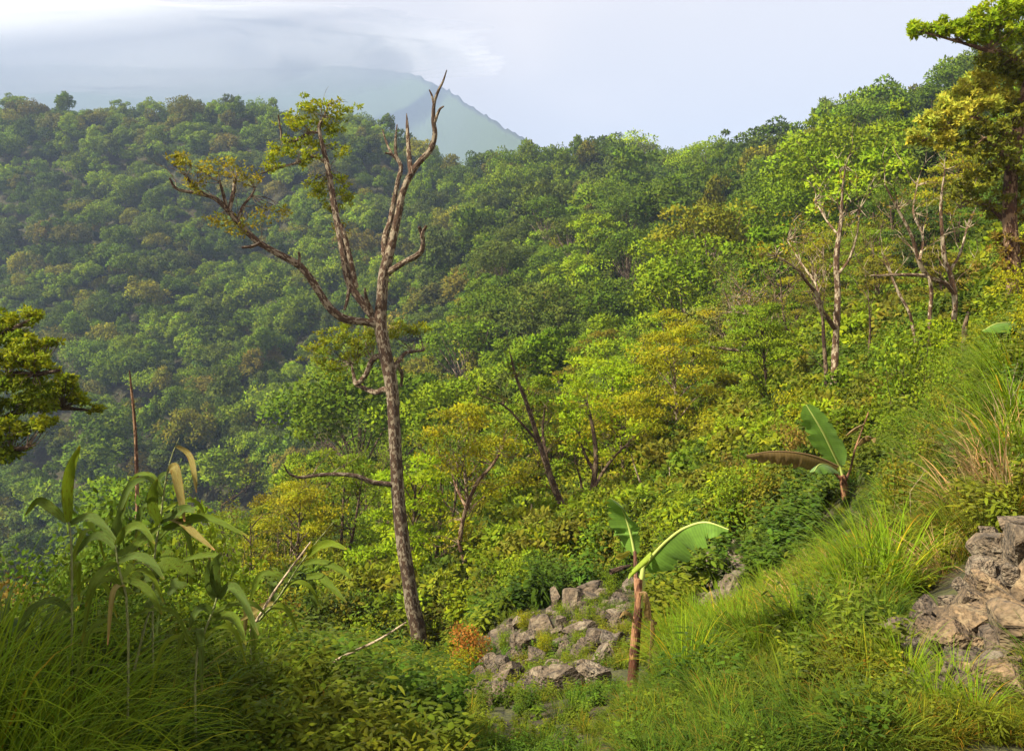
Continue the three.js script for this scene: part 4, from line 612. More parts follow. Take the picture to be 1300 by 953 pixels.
{
  const r = rng(5);
  for (let i = 0; i < 215; i++) {
    const d = 6.6 + 8.8 * r() ** 1.1, t = (d - 6.6) / 8.8, px = mix(560, 640, t) + r() * mix(200, 180, t), s = 0.08 + 0.26 * r() ** 1.8;
    const fl = 0.5 + r() * 0.4, mi = Math.floor(r() * 6); rock(px, d, s, s * fl, Math.floor(r() * 12), r() * 6.28, (r() - 0.5) * 1.5, [0, 1, 2, 0, 5, 1][mi], (s < 0.18 ? 'small ' : s > 0.28 ? 'large ' : '') + ['grey brown', 'dark grey', 'pale grey', 'grey', 'ashen grey', 'dark grey'][mi] + (fl < 0.7 ? ' flattish' : ' blocky') + ' stone in the rubble below the tall tree', 'rubble stones', r() * r() * 0.14);
  }
  for (let i = 0; i < 34; i++) {
    const d = 9.6 + 4.2 * r(), px = 878 + r() * 62 + (d - 9.6) * 3, s = 0.14 + 0.22 * r();
    rock(px, d, s, s * (0.5 + r() * 0.5), Math.floor(r() * 12), r() * 6.28, (r() - 0.5) * 0.8, [2, 5, 2, 0][Math.floor(r() * 4)], 'pale grey stone in the small stony gully among bright grass', 'gully stones', r() * 0.1);
  }
  // the stony bank beside us: [column, row, distance, width, height, shape, colour]
  const bank = [[1278, 700, 5.2, 0.36, 0.32, 1, 0], [1250, 726, 5, 0.2, 0.16, 3, 2], [1292, 735, 4.7, 0.2, 0.15, 4, 2], [1268, 752, 4.8, 0.3, 0.16, 5, 3], [1240, 770, 4.7, 0.26, 0.2, 6, 4], [1290, 775, 4.4, 0.34, 0.22, 7, 3], [1222, 790, 4.6, 0.3, 0.2, 8, 4], [1262, 795, 4.4, 0.38, 0.22, 9, 3], [1180, 785, 4.8, 0.24, 0.2, 10, 1], [1165, 815, 4.7, 0.24, 0.18, 11, 1], [1195, 812, 4.5, 0.3, 0.2, 0, 4], [1232, 822, 4.3, 0.34, 0.22, 2, 3], [1280, 822, 4.2, 0.3, 0.2, 3, 1], [1155, 845, 4.6, 0.26, 0.2, 5, 1], [1192, 848, 4.3, 0.28, 0.2, 6, 4], [1228, 858, 4.1, 0.28, 0.2, 7, 1], [1268, 860, 4.1, 0.28, 0.18, 8, 5], [1298, 855, 4, 0.26, 0.18, 9, 3], [1170, 885, 4.2, 0.34, 0.2, 10, 1], [1215, 900, 4, 0.36, 0.22, 11, 4], [1265, 905, 3.9, 0.36, 0.22, 0, 3], [1300, 800, 4.5, 0.3, 0.24, 1, 4], [1310, 700, 5, 0.4, 0.4, 4, 0], [1330, 760, 4.6, 0.5, 0.4, 2, 3], [1330, 850, 4.1, 0.5, 0.4, 5, 4], [1240, 945, 3.8, 0.4, 0.25, 7, 1], [1300, 930, 3.8, 0.4, 0.25, 3, 3], [1262, 680, 5.5, 0.18, 0.16, 7, 2], [1298, 672, 5.6, 0.3, 0.24, 9, 0], [1212, 768, 4.9, 0.16, 0.12, 3, 2], [1248, 850, 4.15, 0.14, 0.1, 2, 2], [1210, 832, 4.35, 0.14, 0.1, 4, 5]];
  const words = ['grey brown', 'dull grey', 'pale grey', 'ochre tan', 'rust tan', 'grey'];
  for (let i = 0; i < 44; i++) { const t = r(), py = 690 + 250 * t, x0 = mix(1240, 1135, clamp(t * 1.3)); bank.push([x0 + (1320 - x0) * r(), py, mix(5.15, 3.85, t) + r() * 0.15, 0.08 + r() * 0.12, 0.06 + r() * 0.1, Math.floor(r() * 12), [1, 3, 4, 2, 0, 5][Math.floor(r() * 6)]]); }
  bank.forEach(([px, py, d, w, h, k, m], i) => { if (i < 32) { w *= 0.8; h *= 0.9; } const o = rock(px, d, w, h, k, r() * 6.28, (r() - 0.5) * 0.9, m, (w < 0.14 ? 'small ' : '') + words[m] + ' jagged rock in the stony heap at the foot of the grassy bank', words[m] + ' bank rocks'), p = at(px, py, d); o.position.copy(p); o.position.z -= w * 0.3; o.position.y = Math.max(p.y, ground(o.position.x, o.position.z) + h * 0.2); });
}
// ------------------------------------------------------------------ banana plants
const veinTex = noiseTexture(256, (u, v) => { const n = 0.5 + 0.5 * Math.sin(v * 6.28318 * 34 + (u - 0.5) * 3), m = tiled(u, v, 12, 4.4, 4); const k = 0.86 + n * 0.08 + (m - 0.5) * 0.22; return [k, k, k * 0.96]; });
function bananaMat(r, g, b, t = 0.4) { return new THREE.MeshPhysicalMaterial({ color: new THREE.Color().setRGB(r, g, b), map: veinTex, vertexColors: true, roughness: 0.9, transmission: t, thickness: 0, side: THREE.DoubleSide, clearcoat: 0.1, clearcoatRoughness: 0.5, specularIntensity: 0.3 }); }
const bananaGreen = bananaMat(0.15, 0.29, 0.03), bananaBrown = bananaMat(0.27, 0.18, 0.06, 0.4), bananaYellow = bananaMat(0.4, 0.36, 0.04);
// blade along a midrib; each half has its own width and hang (angle from the side direction)
function bananaLeaf(parent, base, rib, halfL, halfR, hangL, hangR, side, mat, ribMat, seed, torn = 0.25) {
  const pts = rib.map(([px, py, d]) => at(px, py, d).sub(base)), curve = new THREE.CatmullRomCurve3(pts), N = 44, M = 5, r = rng(seed), holder = new THREE.Group(); holder.name = 'leaf'; parent.add(holder);
  for (const e of [-1, 1]) {
    const g = new Geo(), half = e < 0 ? halfL : halfR, hang = e < 0 ? hangL : hangR; let tear = 0;
    for (let i = 0; i <= N; i++) {
      const s = i / N, p = curve.getPoint(s), t = curve.getTangent(s), sd = side.clone().addScaledVector(t, -side.dot(t)).normalize(), up = V().crossVectors(sd, t).normalize(); if (up.y < 0) up.negate();
      if (r() < torn * 0.4) tear = 0.25 + r() * 0.5; else tear *= 0.35;
      const shape = Math.pow(Math.sin(Math.PI * clamp(0.05 + 0.94 * Math.pow(s, 0.85))), 0.6), w = half * shape * (1 - tear * torn) * (0.94 + r() * 0.08), ang = hang + (fbm(s * 5, e, seed, 2) - 0.5) * 0.5;
      for (let j = 0; j <= M; j++) { const k = j / M, bend = ang * (0.7 + 0.5 * k), q = p.clone().addScaledVector(sd, e * w * k * Math.cos(bend)).addScaledVector(up, -w * k * Math.sin(bend)).addScaledVector(t, w * k * 0.22); q.y += Math.sin(s * 60 + e) * 0.012 * half * k; g.vert(q, up, [1, 1, 1], 0.5 + e * k * 0.5, s); }
    }
    for (let i = 0; i < N; i++) for (let j = 0; j < M; j++) { const a = i * (M + 1) + j, b = a + M + 1; g.i.push(a, b, a + 1, a + 1, b, b + 1); }
    const geo = g.build(); geo.computeVertexNormals(); mesh('blade', geo, mat, holder);
  }
  const g = new Geo(), w = (halfL + halfR) * 0.03; limb(g, pts, [w * 1.3, w, w * 0.4], 6, { per: 6, seed, knobble: 0.02 }); mesh('midrib', g, ribMat, holder);
}
const stemMat = new THREE.MeshStandardMaterial({ map: barkTex, color: new THREE.Color().setRGB(0.55, 0.3, 0.18), roughness: 0.7, bumpMap: barkBump, bumpScale: 0.01, vertexColors: true }), ribGreen = new THREE.MeshStandardMaterial({ color: new THREE.Color().setRGB(0.36, 0.42, 0.1), roughness: 0.6 }), ribBrown = new THREE.MeshStandardMaterial({ color: new THREE.Color().setRGB(0.22, 0.13, 0.06), roughness: 0.8 });
{
  const d = 5.5, base = at(800, 915, d), o = thing('banana_plant', 'young banana plant with one bent broad leaf and reddish stem beside the rubble', 'banana plant', base), L = (px, py, dd = d) => at(px, py, dd).sub(base);
  let g = new Geo(); limb(g, [L(800, 930), L(803, 870), L(807, 810), L(811, 765), L(813, 735)], [0.04, 0.037, 0.032, 0.027, 0.023], 14, { seed: 3, knobble: 0.08, per: 6 }); mesh('stem', g, stemMat, o);
  g = new Geo(); limb(g, [L(812, 770), L(815, 735), L(818, 715)], [0.026, 0.02, 0.014], 8, { seed: 4, knobble: 0.03 }); mesh('petiole', g, ribGreen, o);
  g = new Geo(); limb(g, [L(812, 785), L(808, 740, 5.6), L(806, 700, 5.7)], [0.022, 0.018, 0.012], 8, { seed: 6, knobble: 0.03 }); mesh('petiole', g, stemMat, o);
  bananaLeaf(o, base, [[806, 705, 5.7], [801, 680, 5.72], [795, 658, 5.72], [787, 641, 5.65], [776, 633, 5.5]], 0.13, 0.09, 0.25, 0.5, V(1, -0.25, 0.35), bananaGreen, ribGreen, 11, 0.5);
  bananaLeaf(o, base, [[817, 720, 5.5], [832, 702, 5.4], [850, 684, 5.25], [872, 669, 5.1], [897, 663, 5], [925, 672, 4.95]], 0.19, 0.14, 0.5, 1.15, V(-0.35, 0.1, -1), bananaGreen, ribGreen, 12, 0.7);
  g = new Geo(); { const n = 12; for (let i = 0; i <= n; i++) for (let j = 0; j <= 9; j++) { const a = j / 9 * 5.2, q = L(mix(800, 823, i / n), mix(729, 708, i / n), 5.42), R = 0.03 + 0.012 * i / n; q.y += Math.cos(a) * R; q.z += Math.sin(a) * R; q.x += Math.cos(a) * R * 0.4; g.vert(q, V(0, Math.cos(a), Math.sin(a)), [1, 1, 1], j / 9, i / n); } for (let i = 0; i < n; i++) for (let j = 0; j < 9; j++) { const a = i * 10 + j, b = a + 10; g.i.push(a, b, a + 1, a + 1, b, b + 1); } } { const q = g.build(); q.computeVertexNormals(); mesh('rolled_leaf', q, bananaMat(0.3, 0.4, 0.03), o); }
  bananaLeaf(o, base, [[812, 752, 5.45], [820, 752, 5.42], [826, 775, 5.4], [826, 810, 5.4], [823, 850, 5.42]], 0.05, 0.045, 0.9, 0.9, V(0.4, 0.1, 1), bananaBrown, ribBrown, 13, 0.9);
  bananaLeaf(o, base, [[806, 790, 5.45], [800, 778, 5.4], [792, 776, 5.38], [786, 784, 5.36]], 0.03, 0.03, 0.9, 0.9, V(0, 0.2, 1), bananaBrown, ribBrown, 14, 0.9);
  bananaLeaf(o, base, [[800, 700, 5.72], [790, 704, 5.7], [781, 707, 5.7]], 0.035, 0.03, 0.3, 0.3, V(0.1, 1, 0.3), bananaYellow, ribGreen, 15, 0.4);
}
{
  const d = 13, base = at(1077, 675, d); base.y = Math.min(base.y, ground(base.x, base.z)); const o = thing('banana_plant', 'banana plant with upright green leaf and dried brown leaf on the slope', 'banana plant', base), L = (px, py, dd = d) => at(px, py, dd).sub(base);
  let g = new Geo(); limb(g, [V(0, -0.2, 0), L(1076, 650), L(1073, 622), L(1070, 604)], [0.075, 0.07, 0.065, 0.05], 12, { seed: 7, knobble: 0.14, per: 6 }); mesh('stem', g, stemMat, o);
  for (const [pts, rr, m] of [[[[1071, 610], [1068, 597], [1064, 584]], 0.03, ribGreen], [[[1071, 612], [1060, 600], [1050, 590], [1042, 583]], 0.03, stemMat], [[[1073, 612], [1080, 595], [1086, 570], [1103, 523]], 0.022, stemMat]]) { g = new Geo(); limb(g, pts.map(([a, b]) => L(a, b)), [rr, rr * 0.75, rr * 0.4], 7, { seed: 8, knobble: 0.05 }); mesh('petiole', g, m, o); }
  bananaLeaf(o, base, [[1066, 590, 13], [1057, 572, 12.9], [1046, 550, 12.8], [1034, 530, 12.75], [1024, 514, 12.75]], 0.28, 0.33, 0.15, 0.35, V(0.65, 0.25, 0.7), bananaGreen, ribGreen, 21, 0.4);
  bananaLeaf(o, base, [[1064, 592, 13], [1045, 583, 12.9], [1015, 575, 12.7], [980, 573, 12.5], [948, 578, 12.3]], 0.26, 0.22, 1.2, 1.2, V(0, 0.1, 1), bananaBrown, ribBrown, 22, 0.7);
  bananaLeaf(o, base, [[1062, 598, 12.9], [1050, 590, 12.6], [1040, 590, 12.3], [1034, 598, 12]], 0.2, 0.2, 0.6, 0.6, V(0.8, 0, 0.6), bananaGreen, ribGreen, 23, 0.3);
  bananaLeaf(o, base, [[1088, 566, 13], [1096, 556, 12.9], [1104, 554, 12.8], [1110, 562, 12.7]], 0.1, 0.1, 0.9, 0.9, V(0.3, 0.1, 1), bananaBrown, ribBrown, 24, 0.8);
  bananaLeaf(o, base, [[1098, 538, 13], [1090, 541, 12.9], [1080, 547, 12.8], [1074, 553, 12.8]], 0.05, 0.05, 0.6, 0.6, V(0.2, 1, 0.5), bananaBrown, ribBrown, 25, 0.6);
}
{
  const d = 14, base = onGround(1312, d), o = thing('banana_plant', 'short banana plant half hidden in bank grass below the large tree', 'banana plant', base), L = (px, py, dd = d) => at(px, py, dd).sub(base);
  let g = new Geo(); limb(g, [V(0, -0.2, 0), L(1308, 440), L(1303, 415)], [0.08, 0.07, 0.04], 10, { seed: 9 }); mesh('stem', g, stemMat, o);
  bananaLeaf(o, base, [[1303, 415, 14], [1285, 410, 13.8], [1265, 411, 13.6], [1248, 420, 13.4]], 0.2, 0.24, 0.3, 0.8, V(0, 0.3, 1), bananaGreen, ribGreen, 31, 0.15);
  bananaLeaf(o, base, [[1304, 420, 14], [1295, 428, 13.8], [1280, 436, 13.6]], 0.12, 0.12, 0.4, 0.8, V(0, 0.3, 1), bananaGreen, ribGreen, 32, 0.2);
}
// ------------------------------------------------------------------ grass and weeds
const grassMat = foliage(0.165, 0.25, 0.012, 0.45), straw = foliage(0.46, 0.29, 0.18, 0.3), sedgeGrass = grassMat;
const tufts = [0, 1, 2].map((i) => makeTuft(800 + i, { n: 80, len: 0.55 + i * 0.12, w: 0.014, R: 0.14, droop: 1.9 })), longTufts = [0, 1, 2].map((i) => makeTuft(820 + i, { n: 170, len: 1.1 + i * 0.15, w: 0.016, R: 0.2, droop: 1.7, seg: 7, dry: 0.06 })), dryTufts = [0, 1].map((i) => makeTuft(840 + i, { n: 80, len: 0.95, w: 0.012, R: 0.16, droop: 1.1, seg: 6, dry: 0, pitch: 1.0 }));
const herbs = [0, 1, 2, 3].map((i) => makeHerb(860 + i, { stems: 10 + i, H: 0.38 + i * 0.1, L: 0.1 + (i % 2) * 0.05, W: 0.045 + (i % 3) * 0.015, leaves: 9 + i }));
function clumpOf(geo, mat, px, d, s, turn, name, label, category, group, tilt = 0) { const o = mesh(numbered(name), geo, mat), p = onGround(px, d, 0.02); o.position.copy(p); o.rotation.set(tilt, turn, 0, 'YXZ'); o.scale.setScalar(s); scene.add(o); return mark(o, label, category, group); }
{
  const r = rng(33);
  // tall clumps on the bank
  for (const [px, d, s] of [[1095, 6.2, 0.66], [1120, 5.9, 0.7], [1142, 6.2, 0.68], [1070, 6.5, 0.62], [1108, 6.6, 0.64], [1045, 6.9, 0.55], [1085, 5.7, 0.6]]) clumpOf(longTufts[Math.floor(r() * 3)], grassMat, px, d, s, r() * 6.28, 'grass_clump', 'tall dense green grass clump just beside the stony heap', 'grass', 'tall grass beside the stony heap');
  for (let i = 0; i < 26; i++) clumpOf(longTufts[Math.floor(r() * 3)], grassMat, 1150 + 170 * r(), 8.5 + 9 * r(), 0.6 + r() * 0.35, r() * 6.28, 'grass_clump', 'mid length grass clump scattered over the bank between shrubs', 'grass', 'scattered grass on the bank');
  for (const [px, d, s] of [[1230, 9.5, 1], [1262, 9, 1], [1290, 8.6, 1.05], [1180, 13, 1], [1205, 12, 1], [1250, 11, 1], [1290, 10.5, 1.1], [1215, 8.4, 0.8], [1270, 7.4, 0.85], [1300, 7, 0.9], [1165, 15, 0.9]]) clumpOf(longTufts[Math.floor(r() * 3)], grassMat, px, d, s * 0.85, r() * 6.28, 'grass_clump', 'long arching grass clump high on the bank below the large tree', 'grass', 'arching grass on the upper bank');
  for (let i = 0; i < 34; i++) clumpOf(longTufts[Math.floor(r() * 3)], grassMat, 845 + 215 * r(), 5 + 4 * r(), 0.32 + r() * 0.16, r() * 6.28, 'grass_clump', 'bright arching grass clump on the slope below the second banana plant', 'grass', 'bright arching grass on the slope');
  for (let i = 0; i < 9; i++) clumpOf(dryTufts[i % 2], straw, 1140 + 160 * r(), 8 + 6 * r(), 0.5 + r() * 0.3, r() * 6.28, 'dry_grass_clump', 'faded dry grass clump among green grass high on the bank', 'grass', 'faded grass high on the bank', -0.2);
  for (const [px, d, s] of [[1235, 7.2, 0.85], [1262, 6.8, 0.9], [1285, 6.4, 0.9], [1215, 7.8, 0.7], [1250, 8, 0.8], [1295, 7.6, 0.9], [1275, 7.2, 0.8]]) clumpOf(dryTufts[Math.floor(r() * 2)], straw, px, d, s, r() * 6.28, 'dry_grass_clump', 'dry pinkish straw grass clump on the bank above the stony heap', 'grass', 'dry grass on the upper bank', -0.3);
  for (const [px, d, s] of [[1030, 6.8, 0.55], [1045, 6.5, 0.6], [1020, 7.2, 0.5], [1060, 6.2, 0.5], [1175, 6, 0.5], [1200, 6, 0.5], [1000, 7, 0.45], [1010, 6.2, 0.45], [975, 6.6, 0.4], [1035, 5.8, 0.45], [1055, 7.4, 0.5], [940, 7.2, 0.4], [1080, 5.4, 0.42], [900, 6.8, 0.38], [1020, 8, 0.5], [1130, 8.2, 0.55], [1150, 7.2, 0.5]]) clumpOf(dryTufts[Math.floor(r() * 2)], straw, px, d, s, r() * 6.28, 'dry_grass_clump', 'small reddish dry grass clump between the bright grass and tall clump', 'grass', 'dry grass in the bright sward', 0.3);
  for (const [px, d, s] of [[1215, 3.9, 0.26], [1190, 3.8, 0.28], [1240, 3.6, 0.26], [1150, 4.1, 0.3]]) clumpOf(longTufts[Math.floor(r() * 3)], grassMat, px, d, s, r() * 6.28, 'grass_clump', 'thin bright grass blades growing up in front of the stony heap', 'grass', 'grass before the stony heap');
  const lists = Array.from({ length: 7 }, () => []), near = (px, d) => d < (px < 600 ? 20 : px < 830 ? 16 : px < 1030 ? 10 : px < 1120 ? 13 : px < 1330 ? 5 : 0), scatter = (k, px, d, s0, c) => { let s = s0 * (0.55 + 0.95 * fbm(px * 0.02 * d / 10, d * 0.5, 8, 2)); const p = onGround(px, d), room = (HORIZON + (EYE - p.y) * F / d - low(px, d)) * d / F, reach = near(px, d); const most = Math.max(room, d > 7.5 ? 0.25 : 0.06); if (reach && most < 0.04) return; if (reach && s * 0.85 > most) s = most / 0.85; lists[k].push([place(p.x, p.y - 0.02, p.z, r() * 6.28, s, (r() - 0.5) * 0.3), c]); };
  // plants stay low where stones, stems and trunks show over them
  const LIMIT = [[-200, 650], [60, 660], [150, 700], [330, 745], [440, 790], [490, 818], [575, 822], [600, 850], [820, 855], [850, 800], [960, 735], [1030, 690], [1050, 668], [1110, 668], [1125, 600], [1140, 780], [1150, 862], [1320, 868], [1330, 560], [1500, 500]];
  const low = (px, d) => { let i = 0; while (i < LIMIT.length - 2 && LIMIT[i + 1][0] < px) i++; const [a, la] = LIMIT[i], [b, lb] = LIMIT[i + 1]; return mix(la, lb, clamp((px - a) / (b - a))); };
  const green = (px = 0, d = 1) => { const v = 0.6 + r() * 0.6, y = clamp(fbm(px * 0.012 * d / 10, d * 0.35, 4, 3) * 2.2 - 0.75 + (r() - 0.5) * 0.5); return [v * mix(0.07, 0.18, y), v * mix(0.14, 0.195, y), v * 0.014]; };
  for (let i = 0; i < 8200; i++) {                                         // the sunny slope
    const d = 3.4 + 28 * r() ** 1.5, px = 440 + 930 * r(), h = r();
    const rubble = px > mix(540, 630, (d - 8) / 8) && px < mix(800, 815, (d - 8) / 8) && d < 16, gully = px > 875 && px < 950 && d > 9.4 && d < 14;
    if (rubble && h < (d < 7 ? 0.2 : 0.25)) continue;
    if (gully && h < 0.88) continue;
    if (px > 1140 && d < 5.8 && d > 4.1) continue;
    if (px < 560 && d < 5) continue;
    const grassy = px < 800 ? 0.25 : d < 9 ? 0.7 : d < 14 ? 0.35 : 0.15, small = clamp(d / 11, 0.3, 1);
    if (r() < grassy) scatter(Math.floor(r() * 3), px, d, (0.45 + r() * 0.4) * clamp(d / 8, 0.6, 1) * (rubble ? 0.6 : 1), green(px, d)); else scatter(3 + Math.floor(r() * 4), px, d, (0.55 + r() * 0.75) * small * (rubble ? 0.5 : 1), green(px, d));
  }
  for (let i = 0; i < 4200; i++) { const d = 3.2 + 15 * r() ** 1.3, px = (d < 5 ? 150 : -150) + 420 * r() + (d < 5 ? 0 : 280 * r()); if (r() < 0.22) scatter(Math.floor(r() * 3), px, d, (0.5 + r() * 0.5) * clamp(d / 8, 0.5, 1), green(px, d).map((v) => v * 0.85)); else scatter(3 + Math.floor(r() * 4), px, d, (0.8 + r() * 0.9) * clamp(d / 12, 0.32, 1), green(px, d).map((v) => v * 0.85)); }
  const white = foliage(1, 1, 1, 0.4);
  [...tufts, ...herbs].forEach((g, i) => stuff(i < 3 ? 'grass' : 'weeds', g, white, lists[i], i < 3 ? 'short bright grass growing over the slope' : 'low leafy weeds covering the slope', i < 3 ? 'grass' : 'weeds'));
}
// ------------------------------------------------------------------ shrubs near us
const shrubs = [0, 1, 2].map((i) => makeBush(900 + i, { fine: true, R: 0.8, H: 1.5, n: 1500, L: 0.075, W: 0.045, stems: 14 }));
function shrub(k, mat, px, d, s, turn, label, group, sy = 1) { const o = thing('shrub', label, 'shrub', onGround(px, d), turn, group); o.scale.set(s, s * sy, s); mesh('stems', shrubs[k].wood, darkBark, o); mesh('foliage', shrubs[k].crown, mat, o); return o; }
shrub(0, LEAFMAT.rust, 598, 11.4, 0.42, 1, 'rust orange narrow shrub at the edge of the rubble', undefined, 1.15);
shrub(1, LEAFMAT.yellow, 583, 10.6, 0.36, 2, 'small yellowish shrub at the foot of the rust orange shrub');
for (const [k, m, px, d, s, sy] of [[0, 'green', 160, 10.5, 1.15, 1.5], [1, 'leafy', 215, 10.8, 1.05, 1.45], [2, 'green', 120, 11.5, 1.1, 1.3], [1, 'leafy', 255, 11.4, 1.05, 1.3], [2, 'leafy', 290, 12, 1, 1.2]]) shrub(k, LEAFMAT[m], px, d, s, px, 'tall leafy green shrub at the valley edge behind the broad reeds', 'shrubs at the valley edge', sy);
for (const [k, m, px, d, s] of [[0, 'brown', 20, 13, 1.25], [1, 'olive', 60, 14, 1.3], [2, 'brown', 95, 15, 1.2], [0, 'olive', 320, 14, 1.1], [1, 'brown', 350, 13, 0.9]]) shrub(k, LEAFMAT[m], px, d, s, px, 'brownish rounded bush on the drop beyond the reeds', 'brown bushes beyond the reeds');
for (const [k, m, px, d, s] of [ [0, 'leafy', 655, 16.8, 0.6], [1, 'green', 690, 17.5, 0.6], [2, 'leafy', 625, 19, 0.5], [0, 'yellow', 720, 19, 0.6], [1, 'leafy', 800, 17, 0.6], [2, 'lime', 850, 15, 0.55], [0, 'leafy', 890, 17, 0.6], [1, 'leafy', 940, 16, 0.6], [2, 'lime', 985, 17, 0.55], [0, 'leafy', 1020, 19, 0.6], [1, 'yellow', 1120, 17, 0.5]]) shrub(k, LEAFMAT[m], px, d, s, px * 0.7, COLOURWORD[m] + ' low shrub on the open slope around the rubble and banana plants', COLOURWORD[m] + ' shrubs on the open slope');
// ------------------------------------------------------------------ broad reeds and sedge on the shaded edge
const reedTex = noiseTexture(256, (u, v) => { const l = 0.5 + 0.5 * Math.sin(u * 6.28318 * 15), n = tiled(u, v, 6, 2.2, 4), sp = smooth(0.66, 0.72, tiled(u, v, 18, 7.7, 3)), k = 0.8 + l * 0.1 + (n - 0.5) * 0.35; return [mix(k, 0.75, sp), mix(k, 0.6, sp), mix(k * 0.95, 0.4, sp)]; });
const reedMat = [[0.12, 0.18, 0.022], [0.10, 0.155, 0.035], [0.17, 0.24, 0.02], [0.3, 0.25, 0.11]].map(([a, b, c]) => foliage(a, b, c, 0.38, { map: reedTex, clearcoat: 0.12, clearcoatRoughness: 0.55 })), reedStem = bark(0.2, 0.22, 0.08, false);
const tipTone = (s) => s > 0.93 ? [1.9, 1.15, 1.6] : [1, 1, 1];                 // dried tips
function strap(parent, base, pts, w, mat, facing = V(0.25, 0.35, 1)) {          // a strap leaf through given points
  const curve = new THREE.CatmullRomCurve3(pts.map((q) => (q.isVector3 ? q.clone() : at(...q)).sub(base))), N = 14, g = new Geo();
  for (let i = 0; i <= N; i++) {
    const s = i / N, p = curve.getPoint(s), t = curve.getTangent(s), sd = V().crossVectors(t, facing).normalize(), nn = V().crossVectors(sd, t).normalize(), ww = w / 2 * Math.pow(Math.sin(Math.PI * clamp(0.12 + s * 0.86)), 0.7);
    for (const e of [-1, -0.5, 0, 0.5, 1]) g.vert(p.clone().addScaledVector(sd, ww * e).addScaledVector(nn, -ww * 0.4 * (1 - Math.abs(e)) + ww * 0.2 * Math.sin(s * 11 + e * 2 + w * 90) * Math.abs(e)), nn, tipTone(s), e * 0.5 + 0.5, s);
  }
  for (let i = 0; i < N; i++) for (let e = 0; e < 4; e++) { const a = i * 5 + e, b = a + 5; g.i.push(a, b, a + 1, a + 1, b, b + 1); }
  const geo = g.build(); geo.computeVertexNormals(); mesh('leaf', geo, mat, parent);
}
function reed(label, d, stem, leaves, group) {
  const base = at(stem[0][0], stem[0][1], d); base.y = ground(base.x, base.z) - 0.05; const o = thing('broad_reed', label, 'plant', base, 0, group), g = new Geo();
  const pts = [V(0, 0, 0), ...stem.map(([a, b, dd]) => at(a, b, d + (dd ?? 0)).sub(base))]; limb(g, pts, [0.0055, 0.005, 0.004, 0.002], 6, { seed: stem[0][0], per: 4, knobble: 0.02 }); mesh('stem', g, reedStem, o);
  const r = rng(stem[0][0] + 5), curve = new THREE.CatmullRomCurve3(pts);
  for (let i = 0; i < 7; i++) { const q = curve.getPoint(0.1 + 0.45 * r()), a = r() * 6.28, l = 0.14 + r() * 0.14, k = V(Math.cos(a), 0, Math.sin(a)), w = (6 + r() * 6), p0 = q.clone().add(base), up = 0.03 + r() * 0.08; const P = (f, y) => { const v = p0.clone().addScaledVector(k, l * f); v.y += y; return v; }; strap(o, base, [P(0, 0), P(0.35, up), P(0.7, up * 0.8), P(1, -0.04 - r() * 0.12)], w * d / F, reedMat[r() < 0.15 ? 3 : r() < 0.4 ? 2 : Math.floor(r() * 2)], V(0.2, 0.9, 0.5)); }
  for (const [m, w, ...p] of leaves) strap(o, base, p.map(([a, b, dd]) => [a, b, d + (dd ?? 0)]), w * 0.8 * d / F, reedMat[m], V(0.2 + (w % 3) * 0.2, 0.5, 1));
}
reed('single broad upright reed leaf with a pale tip', 3.6, [[90, 690], [87, 662]], [[2, 17, [87, 662], [85, 630, -0.05], [89, 595, -0.1], [101, 566, -0.1]], [0, 15, [84, 662], [66, 646, 0.1], [48, 636, 0.2], [30, 655, 0.3]], [1, 14, [88, 665], [110, 655, -0.1], [125, 662, -0.2], [150, 690, -0.3]]]);
reed('tall reed with folded and drooping broad leaves at the valley edge', 3.8, [[195, 715], [203, 660], [211, 605], [219, 575], [227, 556]], [[0, 17, [204, 665], [194, 645, -0.1], [194, 625, -0.15], [199, 608, -0.15]], [3, 15, [213, 598], [220, 592, -0.05], [227, 620, -0.1], [234, 662, -0.15]], [1, 12, [212, 600], [203, 606, 0.1], [190, 628, 0.2], [176, 660, 0.3]], [0, 15, [203, 668], [178, 685, -0.2], [160, 700, -0.3], [140, 705, -0.4]], [1, 16, [203, 662], [220, 652, -0.1], [236, 646, -0.2], [247, 650, -0.3]], [0, 14, [206, 672], [232, 662, -0.1], [262, 657, -0.2], [314, 680, -0.4]], [3, 11, [208, 655], [232, 664, -0.1], [250, 680, -0.2], [272, 698, -0.3]], [3, 9, [224, 566], [238, 575], [246, 600, -0.1], [249, 625, -0.1]]]);
reed('dark stemmed reed with blue green hanging leaves beside the tall reed', 3.4, [[250, 828], [262, 795], [274, 762], [278, 735], [279, 706]], [[1, 16, [275, 762], [268, 748], [265, 730, -0.1], [266, 708, -0.1]], [1, 17, [278, 758], [273, 735, -0.05], [274, 715, -0.1], [281, 702, -0.1]], [0, 10, [279, 706], [262, 704, 0.1], [245, 707, 0.2], [228, 712, 0.3]], [1, 15, [277, 760], [290, 744, -0.1], [305, 755, -0.2], [328, 806, -0.3]], [0, 13, [266, 788], [286, 780, -0.1], [300, 788, -0.2], [312, 818, -0.3]], [1, 12, [270, 778], [258, 770, -0.1], [246, 780, -0.2], [240, 800, -0.2]]]);
reed('slender reed with bright curved leaves leaning out beyond the tall reed', 4.4, [[322, 800], [350, 763], [375, 725], [396, 695], [424, 662]], [[2, 13, [390, 706], [403, 694, -0.1], [420, 690, -0.2], [440, 697, -0.3]], [0, 10, [385, 716], [402, 712, -0.1], [430, 722, -0.2], [448, 736, -0.3]], [0, 12, [388, 733], [405, 731, -0.1], [418, 742, -0.2], [440, 765, -0.3]], [1, 12, [392, 733], [396, 745, 0.05], [398, 758], [402, 775]], [3, 9, [350, 765], [335, 768], [320, 778], [300, 790]]]);
